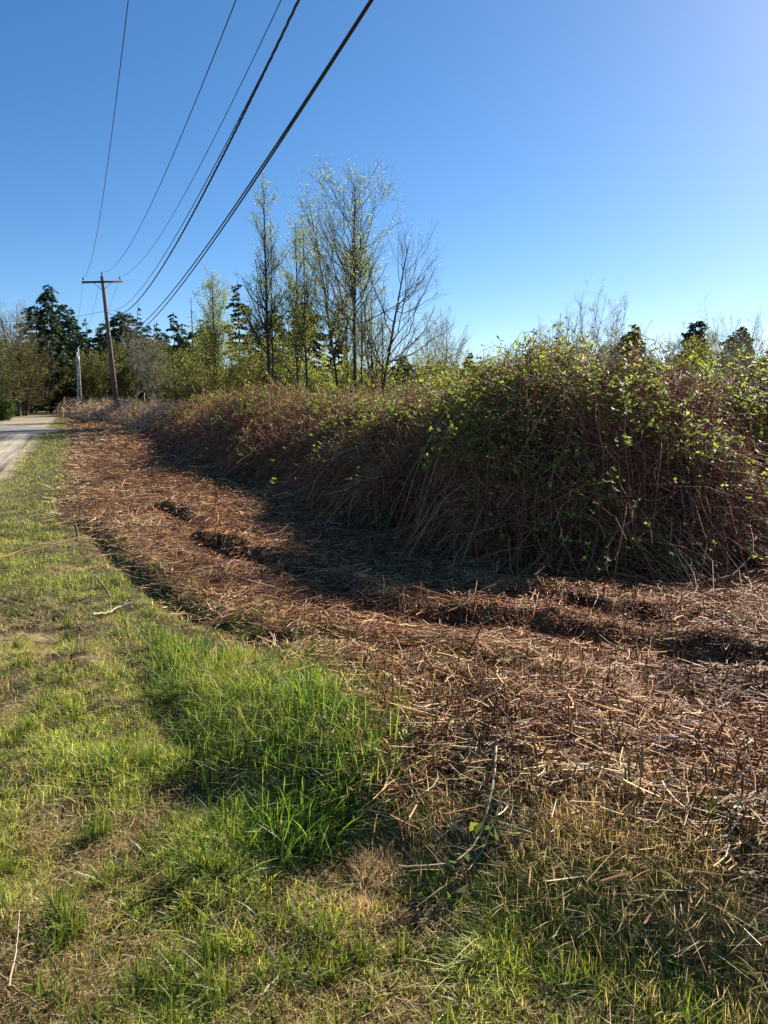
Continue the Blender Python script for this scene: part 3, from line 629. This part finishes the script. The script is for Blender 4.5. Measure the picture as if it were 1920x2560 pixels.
decid('birch_tree', 'faint bare tree left of the cone-shaped cedar', 'bare tree', 1672, 960, 832, 60, 80, (50, 260, 1000), 500, YG, .08, BARK_L, stems=5, spread=.4, r0=.04, t0=.15, ang=.4, group=SK)
decid('birch_tree', 'bare whips around the pair of drooping spruces', 'bare tree', 1838, 960, 800, 52, 150, (70, 330, 1100), 500, YG, .08, BARK_L, stems=11, spread=.55, r0=.035, t0=.2, ang=.35, group=SK)
decid('willow_tree', 'bright yellow-green bush beneath the cone-shaped cedar', 'willow', 1722, 960, 862, 44, 100, (50, 300, 1300), 6000, YG2, .09, stems=6, spread=.45, t0=.1)
decid('willow_tree', 'dull olive bush between the light green fir and the cedar', 'willow', 1640, 960, 868, 46, 110, (50, 300, 1300), 3800, OLV, .09, stems=7, spread=.45, t0=.1)
# -- grey and olive trees before the fir line
MD = 'grey and olive trees below the firs'
decid('bare_tree', 'pale-trunked round bare tree right of the leaning pole', 'bare tree', 386, 1002, 852, 62, 84, (70, 450, 2000), 3000, OLV, .10, BARK_L, r0=.09, t0=.2, group=MD)
decid('bare_tree', 'taller grey bare tree behind the pale-trunked one', 'bare tree', 338, 1002, 812, 70, 90, (70, 450, 2000), 1800, OLV, .10, BARK_L, r0=.09, t0=.15, group=MD)
decid('bare_tree', 'olive budding tree directly behind the leaning pole', 'bare tree', 300, 1002, 876, 68, 90, (60, 400, 1900), 6500, OLV, .12, BARK, stems=5, spread=.4, t0=.1, group=MD)
decid('bare_tree', 'olive budding tree between the leaning pole and grey poles', 'bare tree', 244, 1002, 896, 72, 84, (60, 400, 1900), 6500, OLV, .12, BARK, stems=5, spread=.4, t0=.1, group=MD)
decid('bare_tree', 'dark olive bush tree beside the grey poles', 'bare tree', 214, 1002, 905, 78, 70, (60, 350, 1500), 5500, OLV, .12, BARK, stems=5, spread=.4, t0=.1, group=MD)
decid('bare_tree', 'olive bush tree right of the pale-trunked round tree', 'bare tree', 428, 1002, 888, 66, 84, (60, 400, 1800), 7000, OLV, .12, BARK, stems=6, spread=.45, t0=.1, group=MD)
decid('bare_tree', 'olive bush tree between the cone-shaped cedar and the drooping spruces', 'bare tree', 1782, 960, 858, 54, 120, (60, 400, 1800), 5000, OLV, .10, BARK, stems=7, spread=.5, t0=.1, group=MD)
decid('bare_tree', 'low olive scrub tree at the right edge below the dark fir', 'bare tree', 1900, 960, 868, 52, 130, (60, 400, 1800), 5000, OLV, .10, BARK, stems=7, spread=.5, t0=.1, group=MD)
decid('bare_tree', 'olive scrub tree behind the light green fir, to its left', 'bare tree', 1545, 960, 842, 56, 110, (60, 400, 1800), 4200, OLV, .10, BARK, stems=7, spread=.5, t0=.1, group=MD)
WL = 'yellow-green willow scrub'
for args in [('yellow-green willow clump left of the pale leafy alder', 478, 868, 56, 96), ('bright willow clump under the pale leafy alder', 548, 860, 52, 110),
             ('willow clump between the leafy alder and the leftmost tall alder', 612, 850, 50, 110), ('willow clump at the foot of the leftmost tall alder', 665, 862, 47, 100),
             ('willow clump below the bushy alder', 730, 868, 47, 110), ('willow clump below the alder with the yellowish crown', 790, 878, 48, 100),
             ('willow clump at the foot of the tallest alder', 868, 882, 46, 110), ('thin willow clump at the foot of the bare spreading tree', 940, 890, 45, 110),
             ('low willow clump under the skyline pair of fine bare trees', 1080, 918, 56, 130), ('low willow clump left of the bramble mound skyline', 1190, 915, 50, 120),
             ('low olive willow clump in the treeline gap', 455, 925, 52, 90), ('dull willow clump right of the rust-brown patch', 508, 930, 44, 100)]:
    lab, px, ty, Y, w = args
    decid('willow_tree', lab, 'willow', px, 985, ty, Y, w, (60, 400, 2000), 3600, YG2 if 'bright' in lab or 'leftmost' in lab or 'between' in lab else YG if 'olive' not in lab and 'dull' not in lab else OLV, .10, BARK, stems=6, spread=.5, t0=.08, group=WL)
# -- left edge
LFT = 'bare trees left of the lane'
decid('bare_tree', 'big grey-brown twiggy tree with several trunks left of the lane', 'bare tree', 44, 1022, 800, 56, 120, (90, 600, 2800), 3600, OLV, .09, hexc('4c4238'), stems=7, spread=.5, r0=.13, t0=.15, group=LFT)
decid('bare_tree', 'twiggy tree leaning right over the lane bend', 'bare tree', 60, 1022, 845, 57, 110, (90, 600, 2600), 1800, OLV, .09, hexc('5c4c3c'), stems=6, spread=.5, r0=.10, t0=.12, lean=.8, group=LFT)
decid('bare_tree', 'tall wispy bare tree at the left edge of the photo', 'bare tree', 12, 1022, 735, 62, 90, (70, 450, 1800), 1200, YG, .09, BARK_L, stems=4, spread=.4, r0=.10, t0=.3, group=LFT)
decid('bare_tree', 'wispy bare tree between the left edge and the fir clump', 'bare tree', 44, 1022, 768, 66, 80, (60, 400, 1600), 700, YG, .09, BARK_L, stems=3, spread=.4, r0=.08, t0=.3, group=LFT)
decid('willow_tree', 'yellow-green budding tree cut by the left edge', 'willow', 2, 1022, 840, 52, 90, (70, 500, 2300), 3600, OLV, .09, BARK, stems=5, spread=.45, r0=.08, t0=.15)
# -- low bushes by the lane
decid('broom_bush', 'round grey-green broom bush behind the lane bend', 'bush', 122, 1034, 986, 68, 78, (90, 500, 2400), 7000, ([hexc('5a6640'), hexc('6c7048'), hexc('4a5634')], [4, 3, 3]), .10, hexc('5c5a40'), stems=16, spread=.5, r0=.03, t0=.05, ang=.4)
decid('broom_bush', 'smaller brown bush left of the broom bush, under the leaning tree', 'bush', 84, 1034, 1004, 66, 60, (70, 400, 1800), 3500, OLV, .10, hexc('6a5440'), stems=12, spread=.5, r0=.03, t0=.05, ang=.5)
decid('laurel_bush', 'dark green bush at the left edge beside the mown patch', 'bush', 2, 1050, 1014, 47, 50, (90, 500, 2000), 5000, ([hexc('3c5028'), hexc('5a7030'), hexc('2c4024')], [4, 3, 3]), .10, hexc('4c4030'), stems=12, spread=.5, r0=.03, t0=.05, ang=.6)

def far_wood():
    g = Geo(); n = 60000
    a = radians(1) * U(-60, 60, n); r = 125 + U(0, 45, n); x = r * np.sin(a); y = r * np.cos(a)
    H = 4.2 + 3.5 * fbm(x, y, 9, 151, 3) + sstep(-14, -30, np.degrees(a)) * 4
    z = H * U(0, 1, n) ** .7
    D = unit(rng.normal(0, 1, (n, 3)) + [0, 0, .4]); S = unit(np.cross(D, rng.normal(0, 1, (n, 3)))); L = U(.6, 1.5, n)
    g.kites(np.stack([x, y, z], 1), D, S, L, L * .6, pick([hexc('38442c'), hexc('4c5236'), hexc('5a5440')], [4, 3, 2], n) * .8)
    tag(g.build('distant_wood', M_needle), kind='stuff')
far_wood()

# ------------------------------------------------------------------ power line
def box_geo(g, c, ax, half, colr):
    ax = np.array(ax, float); h = np.array(half)
    v = np.array([[sx, sy, sz] for sx in (-1, 1) for sy in (-1, 1) for sz in (-1, 1)], float) * h
    V = np.array(c) + v @ ax
    Q = np.array([[0, 1, 3, 2], [4, 6, 7, 5], [0, 4, 5, 1], [2, 3, 7, 6], [0, 2, 6, 4], [1, 5, 7, 3]])
    g.add(V, Q, np.array(colr))
def tube1(g, pts, rad, colr, sides=8):
    P = np.array(pts, float)[None]; g.tubes(P, np.broadcast_to(np.array(rad, float), (1, P.shape[1])), np.array([colr]), sides)
    n0 = g.n - P.shape[1] * sides
    if sides == 8:
        for o in (0, (P.shape[1] - 1) * sides):
            g.q.append(np.array([[0, 1, 2, 3], [0, 3, 4, 7], [4, 5, 6, 7]]) + n0 + o)
YP = 52.0
pb = at(295, 1040, YP); pt = at(255, 690, YP); pb[2] = 0
root = thing('power_pole', 'leaning brown wooden power pole with one crossarm, rising from the rust-brown brambles', 'power pole', pb)
g = Geo(); K = 14; ts = np.linspace(0, 1, K); shaft = (pt - pb)[None] * ts[:, None]; rd = np.linspace(.19, .115, K)
cc = hexc('5c3a2a')[None] * (1 - ts[:, None]) + hexc('8c8072')[None] * ts[:, None]
g.tubes(shaft[None], rd[None], cc[None] * .8, 12); sh = g.build('pole_shaft', M_pole, root, True)
LD = np.array([.4, -.917, 0]); AX = np.array([.917, .4, 0])
arm_c = pt - pb + [0, 0, -.42]; AXt = unit(at(299, 706, YP + .6) - at(211, 708, YP - .6))
g = Geo(); box_geo(g, arm_c + LD * .17, [AXt, unit(np.cross([0, 0, 1.], AXt)), [0, 0, 1.]], (1.36, .06, .065), hexc('4e4038')); g.build('crossarm', M_pole, root)
g = Geo()
for sg in (-1, 1): tube1(g, [arm_c + LD * .25 + AXt * sg * .62 + [0, 0, -.05], arm_c + LD * .14 + [0, 0, -.6]], .016, hexc('6a6a6a'), 4)
g.build('brace', M_metal, root)
ins_pts = []
for c in (arm_c + LD * .17 + AXt * -1.26 + [0, 0, .065], arm_c + LD * .17 + AXt * 1.2 + [0, 0, .065], pt - pb + [0, 0, 0.0]):
    g = Geo(); tube1(g, [c, c + [0, 0, .12]], .015, hexc('555555')); tube1(g, [c + [0, 0, .10], c + [0, 0, .14], c + [0, 0, .19], c + [0, 0, .24], c + [0, 0, .27]], [.05, .075, .05, .065, .03], hexc('3c3836'))
    g.build('insulator', M_metal, root, True); ins_pts.append(c + pb + [0, 0, .26])
fr = lambda py: pb + (pt - pb) * np.clip((1040 - py) / 350., 0, 1)
g = Geo()
for py in (774, 832): box_geo(g, fr(py) - pb + LD * .17, np.eye(3), (.05, .05, .09), hexc('4a4a4a'))
g.build('cable_clamp', M_metal, root)
g = Geo(); q = gr(297, 1052); 
post = thing('marker_post', 'short grey square post in the brambles at the foot of the leaning power pole', 'post', (q[0], q[1], 0))
box_geo(g, [0, 0, .65], np.eye(3), (.16, .1, .65), hexc('75706a')); g.build('post_body', M_pole, post)
g = Geo(); box_geo(g, [0, 0, 1.32], np.eye(3), (.18, .12, .022), hexc('85807a')); g.build('post_cap', M_pole, post)

def wire(label, pxs, A, rad, sl=.4375, name='power_line', extend=46, colr=hexc('2a2c30'), twist=0, strands=1, gap=0):
    n_ = np.array([1, sl, 0]); S = []; Z = []
    for p in pxs:
        r = ray(*p); t = np.dot(n_, A - [0, 0, EYE]) / np.dot(n_, r); q = r * t + [0, 0, EYE]; S.append(A[1] - q[1]); Z.append(q[2])
    S = np.array(S); Z = np.array(Z); w = np.ones(len(S))
    M = np.stack([S, S ** 2], 1); co = np.linalg.lstsq(M, Z - A[2], rcond=None)[0]
    s = np.linspace(0, A[1] + extend, 320 if not twist else 1400)
    P = np.stack([A[0] + sl * s, A[1] - s, A[2] + co[0] * s + co[1] * s ** 2], 1)
    g = Geo(); e1 = unit(np.array([1, sl, 0])); e2 = np.array([0, 0, 1.])
    for k in range(strands):
        ph = 2 * pi * k / strands
        Q = P + (e1[None] * np.cos(s * twist + ph)[:, None] + e2[None] * np.sin(s * twist + ph)[:, None]) * gap
        g.tubes(Q[None], np.full((1, len(s)), rad), np.array([colr]), 5)
    o = g.build(name, M_wire, None, True); g = None
    me = o.data; v = np.empty(len(me.vertices) * 3, np.float32); me.vertices.foreach_get('co', v); v = v.reshape(-1, 3) - A.astype(np.float32); me.vertices.foreach_set('co', v.ravel()); me.update(); o.location = A
    return tag(o, label, 'overhead wire', 'wires running overhead from the leaning pole')
wire('thin overhead wire from the left end of the crossarm, leftmost against the sky', [(322, 0), (298, 174), (278, 347), (255, 509)], ins_pts[0], .009)
wire('thin overhead wire from the pole top, second from the left', [(588, 0), (524, 168), (463, 318), (376, 515), (312, 631)], ins_pts[2], .009)
wire('thin overhead wire from the right end of the crossarm, third from the left', [(700, 0), (636, 145), (553, 312), (474, 463), (399, 590), (341, 665)], ins_pts[1], .009)
wire('thin overhead wire hugging the twisted cable, meeting the pole below the crossarm', [(748, 0), (694, 104), (613, 272), (544, 399), (457, 561), (370, 700), (340, 735)], fr(770) + LD * .2, .009)
wire('black twisted overhead cable between the thin wires and the thick pair', [(751, 0), (677, 139), (622, 263), (544, 411), (463, 567), (385, 700), (355, 739), (328, 770)], fr(776) + LD * .2, .009, twist=9, strands=3, gap=.011)
c6 = [(925, 0), (828, 150), (737, 289), (666, 400), (586, 515), (523, 608), (459, 697), (421, 741), (363, 800)]
c7 = [(934, 0), (835, 150), (742, 289), (667, 405), (584, 524), (530, 612), (466, 697), (427, 748), (372, 808)]
wire('thick black overhead cable, upper of the closely paired two', c6, fr(838) + LD * .2 + [0, 0, .12], .0135, name='telephone_cable')
wire('thick black overhead cable, lower of the closely paired two', c7, fr(848) + LD * .2 + [0, 0, -.05], .0145, name='telephone_cable')
# wires onward
def span(label, a, b, sag, rad, name='power_line'):
    s = np.linspace(0, 1, 40)[:, None]; P = np.array(a) * (1 - s) + np.array(b) * s; P[:, 2] -= (4 * sag * s * (1 - s))[:, 0]
    g = Geo(); g.tubes((P - a)[None], np.full((1, 40), rad), np.array([hexc('2a2c30')]), 5); o = g.build(name, M_wire); o.location = a
    return tag(o, label, 'overhead wire', 'wires beyond the leaning pole')
YF = 100.0
fa = at(199, 1012, YF); ft = at(194, 868, YF)
# far thin poles
def grey_pole(label, bx, by, tx, ty, Y, can):
    b = at(bx, by, Y); b[2] = 0; t_ = at(tx, ty, Y)
    r_ = thing('power_pole', label, 'power pole', b); g = Geo(); tube1(g, np.linspace([0, 0, 0], t_ - b, 6), np.linspace(.075, .055, 6), hexc('c4c0b8')); g.build('pole_shaft', M_pole, r_, True)
    if can:
        g = Geo(); c = (t_ - b) * .80 + [0, -.28, 0]; tube1(g, [c + [0, 0, -.32], c + [0, 0, -.28], c + [0, 0, .28], c + [0, 0, .34]], [.14, .19, .19, .14], hexc('9aa4a4')); g.build('transformer', M_metal, r_, True)
    return t_
ftop = grey_pole('thin silvery pole carrying a small transformer, right of two beyond the lane bend', 205, 1028, 195, 868, 63, True)
ftop2 = grey_pole('thin silvery pole, left of two beyond the lane bend', 197, 1028, 192, 880, 65, False)
for k, (ip, lab) in enumerate(zip(ins_pts[:3], ['left', 'right', 'middle'])):
    span(['thin wire running on from the left end of the crossarm to the far poles', 'thin wire running on from the right end of the crossarm to the far poles', 'thin wire running on from the pole top to the far poles'][k], ip, ftop + [[-.6, .6, 0][k], 0, .1], .8, .008)
span('wire crossing the lane from the leaning pole to the left edge of the photo', fr(774), at(-120, 800, 44), .35, .012)
span('cable running on from the middle of the leaning pole to the far poles', fr(835), ftop + [0, 0, -1.6], .7, .012, 'telephone_cable')

# ------------------------------------------------------------------ single sticks and canes one can pick out
def stick(label, pts, rad, colr, lift=.02, name='fallen_cane', z=.1, leafy=0, side=0, group='single canes and sticks', cat='stick', arc=0):
    w = np.array([gr(x, y, z) for x, y in pts]); K = 22
    t = np.linspace(0, 1, len(w)); tt = np.linspace(0, 1, K)
    X = np.interp(tt, t, w[:, 0]); Y = np.interp(tt, t, w[:, 1])
    for _ in range(2):
        X[1:-1] = (X[:-2] + X[1:-1] * 2 + X[2:]) / 4; Y[1:-1] = (Y[:-2] + Y[1:-1] * 2 + Y[2:]) / 4
    Z = np.maximum(height(X, Y) + lift + rng.normal(0, .002, K) + arc * np.sin(tt * pi), height(X, Y).mean() + lift * .7)
    P = np.stack([X, Y, Z], 1) + rng.normal(0, rad * .25, (K, 3)); loc = P[0].copy()
    g = Geo(); g.tubes((P - loc)[None], (rad * np.linspace(1.15, .55, K))[None], np.array([colr]), 6)
    o = g.build(name, M_cane, None, True); o.location = loc; tag(o, label, cat, group)
    if side:
        B, L, R = spawn((P - loc)[None], np.array([.4]), np.array([rad]), side, .1, .95, .9, .35, 6, .1, .03, .4, rad * .4)
        g = Geo(); g.tubes(B, R[:, None] * np.linspace(1, .4, 6)[None], np.repeat([colr], side, 0)); g.build('side_twig', M_cane, o)
        if leafy:
            g = Geo(); leaf_cloud(g, B[:, 2:].reshape(-1, 3), leafy, .045, ([hexc('74804c'), hexc('8a8c5c'), hexc('5c6c44')], [3, 2, 3]), .03); g.build('leaves', M_leaf, o)
    return o
pale = hexc('c4b090') * .8; red = hexc('6e3e30') * .8; tan = hexc('9c7c54') * .8; dk = hexc('4c342a') * .8
stick('pale curved cane sweeping from the litter down into the green grass, lower middle', [(1238, 1960), (1234, 2030), (1210, 2090), (1180, 2125), (1130, 2155), (1070, 2163), (995, 2162)], .0046, pale, .085, side=5, arc=.02, z=.14)
stick('leafy cane end hanging by the pale curved cane, with grey-green leaves', [(1255, 2075), (1230, 2120), (1190, 2170), (1170, 2200)], .003, pale, .09, side=6, leafy=34)
stick('long dark red cane lying level below the litter at the right', [(1180, 1908), (1290, 1928), (1400, 1948), (1500, 1961), (1588, 1963)], .005, red, .05)
stick('bleached wavy cane above the long dark red one', [(1400, 1955), (1480, 1942), (1550, 1928), (1610, 1908)], .004, pale, .08)
stick('thin straight pale cane beneath the long dark red one', [(1184, 1968), (1290, 1985), (1390, 1996), (1470, 2008)], .003, pale, .05)
stick('brown wavy cane lying on the grassy bank below the straw', [(1150, 2070), (1250, 2062), (1340, 2070), (1430, 2100), (1540, 2110)], .0035, red, .08)
stick('dark cane curving down at the top of the grassy bank', [(1060, 1900), (1058, 1960), (1075, 2000), (1110, 2028)], .0035, red, .06)
stick('dark cane lying along the bank at the right edge', [(1500, 2120), (1560, 2130), (1610, 2142)], .003, tan, .06)
stick('pale twig slanting in the lawn left of centre', [(240, 2305), (280, 2275), (310, 2245), (335, 2218)], .0028, tan, .03)
stick('short straight pale stick in the middle of the front lawn', [(460, 2342), (490, 2312), (520, 2282)], .0036, pale, .03)
stick('pale stick slanting beside the bare hollow, front centre', [(648, 2452), (680, 2405), (720, 2360), (750, 2320)], .0026, pale, .03)
stick('brown stick with a hooked end near the left edge', [(20, 2258), (60, 2252), (90, 2236), (118, 2222)], .0036, tan, .03)
stick('dry stem poking in at the bottom left corner, broken end to the right', [(-15, 2395), (20, 2430), (60, 2462), (108, 2490)], .004, tan, .045)
stick('bundle of bleached stalks at the bottom left corner, upright', [(20, 2440), (35, 2370), (42, 2320), (48, 2262)], .0026, pale, .05, side=4)
stick('long grey cane crossing the grass edge far left', [(-10, 1385), (60, 1362), (140, 1350), (200, 1335), (240, 1322)], .007, tan, .05)
stick('pale branched stick on the grass below the dark ditch', [(230, 1525), (270, 1510), (300, 1495), (335, 1488)], .008, pale, .05, side=3)
stick('dark cane standing from the straw at the right of the bank', [(960, 2030), (985, 1990), (1005, 1960)], .003, pale, .06)
stick('long straight brown cane lying across the litter at the right', [(1250, 1790), (1400, 1835), (1560, 1885), (1740, 1930)], .004, red, .07)
stick('long grey-brown cane in the litter left of the dark rut', [(600, 1450), (700, 1490), (760, 1540), (800, 1590)], .006, red, .06)
stick('pale broken stick in the shaded litter', [(575, 1258), (620, 1285), (660, 1305)], .01, pale, .05)
# upright stubs that stand out
def stub(label, px, py, top_py, rad, colr, lean=0.0, z=.1):
    q = gr(px, py, z); Hh = (py - top_py) / F_PX * math.hypot(*q); zz = float(height(q[0], q[1]))
    g = Geo(); tube1(g, [[0, 0, -.03], [lean * .3, 0, Hh * .4], [lean * .7, .01, Hh * .75], [lean, .02, Hh]], [rad * 1.2, rad, rad, rad * .8], colr, 8); o = g.build('cut_stub', M_cane, None, True); o.location = (q[0], q[1], zz)
    return tag(o, label, 'cut stem', 'cut bramble stems left standing')
stub('tall split tan stem standing in the litter at the right', 1592, 2080, 1945, .006, tan, .01)
stub('leaning tan stem beside the tall split one', 1622, 2075, 1960, .005, tan, -.05)
stub('short mossy stem near the right edge of the litter', 1785, 2040, 1985, .009, hexc('7c7c34') * .8)
stub('pair partner of the mossy stem, bare and tan', 1800, 2040, 1990, .007, tan)
stub('thin upright stake at the grass edge far left', 194, 1330, 1290, .014, hexc('7c6a50') * .8, -.03)
stub('slanting thin stem at the ditch by the left lawn', 277, 1460, 1408, .008, tan, -.14)
stub('twin thin uprights in the middle of the litter, taller one', 1125, 1690, 1590, .006, hexc('7c6a44') * .8, .02)
stub('twin thin uprights in the middle of the litter, reddish one', 1155, 1690, 1560, .005, red, .12)
# a few dock leaves
def weed(label, px, py, n, size, cols, z=.1):
    q = gr(px, py, z); zz = float(height(q[0], q[1])); root = thing('weed', label, 'weed', (q[0], q[1], zz), 'small broad-leaved weeds')
    g = Geo(); az = U(0, 2 * pi, n); D = unit(np.stack([np.cos(az), np.sin(az), U(.2, 1.2, n)], 1)); S = unit(np.cross(D, [0, 0, 1.])); L = U(.6, 1.2, n) * size
    st = Geo(); s = np.linspace(0, 1, 3)[None, :, None]; st.tubes(np.zeros((n, 1, 3)) + D[:, None] * (L * .8)[:, None, None] * s, np.full((n, 3), .0012), np.repeat([hexc('7c8a3c') * .6], n, 0)); st.build('stems', M_cane, root)
    g.kites(D * (L * .7)[:, None], D, S, L, L * .8, pick(*cols, n) * .7, .2); g.build('leaves', M_leaf, root)
dk_l = ([hexc('5a8030'), hexc('6c9038'), hexc('4a6c38')], [3, 3, 2])
weed('bright green curled leaf weed on the shaded bank face', 1400, 2240, 5, .05, ([hexc('8ab030')], [1]))
weed('small leafy weed left of the pale curved cane', 1060, 2190, 9, .03, dk_l)
weed('grey-leaved weed beside the leafy cane end', 1150, 2130, 10, .035, ([hexc('7c8c64'), hexc('5f7448')], [1, 1]))
weed('dark leafy weed in the shade right of the leafy cane', 1290, 2150, 10, .03, dk_l)
weed('little weed in the litter above the lush mound', 980, 1840, 9, .03, dk_l)
weed('pair of tiny weeds between litter and mound', 900, 1790, 8, .028, dk_l)
weed('small weed low in the litter at the right', 1500, 1990, 7, .03, dk_l)
weed('single grey-green leaf plant in the bare hollow', 870, 2255, 5, .04, ([hexc('8c9880')], [1]))

def dead_tuft(label, px, py, n, size, spread):
    q = gr(px, py, .1); zz = float(height(q[0], q[1])); g = Geo()
    x = rng.normal(0, spread, n); y = rng.normal(0, spread * .8, n); z = height(q[0] + x, q[1] + y) - zz - .005
    C = pick([hexc('d8c094'), hexc('c0a478'), hexc('e4d4b0'), hexc('a08460')], [4, 4, 3, 2], n)
    blades(g, x, y, z, U(.5, 1.2, n) * size, U(.0012, .0028, n), C, lean=.75, K=5, droop=.55, biasd=np.array([-.4, -.3, 0]))
    o = g.build('dead_grass_tuft', M_straw); o.location = (q[0], q[1], zz); tag(o, label, 'grass tuft', 'tufts of dead grass')
dead_tuft('big tan tuft of dead grass slumped over the end of the lush green clump', 950, 2130, 1500, .085, .045)
dead_tuft('smaller matted tuft of dead grass at the edge of the bare hollow', 905, 2215, 700, .06, .04)
dead_tuft('blond tuft of dead grass on the crest of the grassy bank, right side', 1440, 2160, 1100, .08, .07)
dead_tuft('rusty tuft of dead grass at the right edge of the photo on the bank', 1850, 2330, 1200, .09, .07)
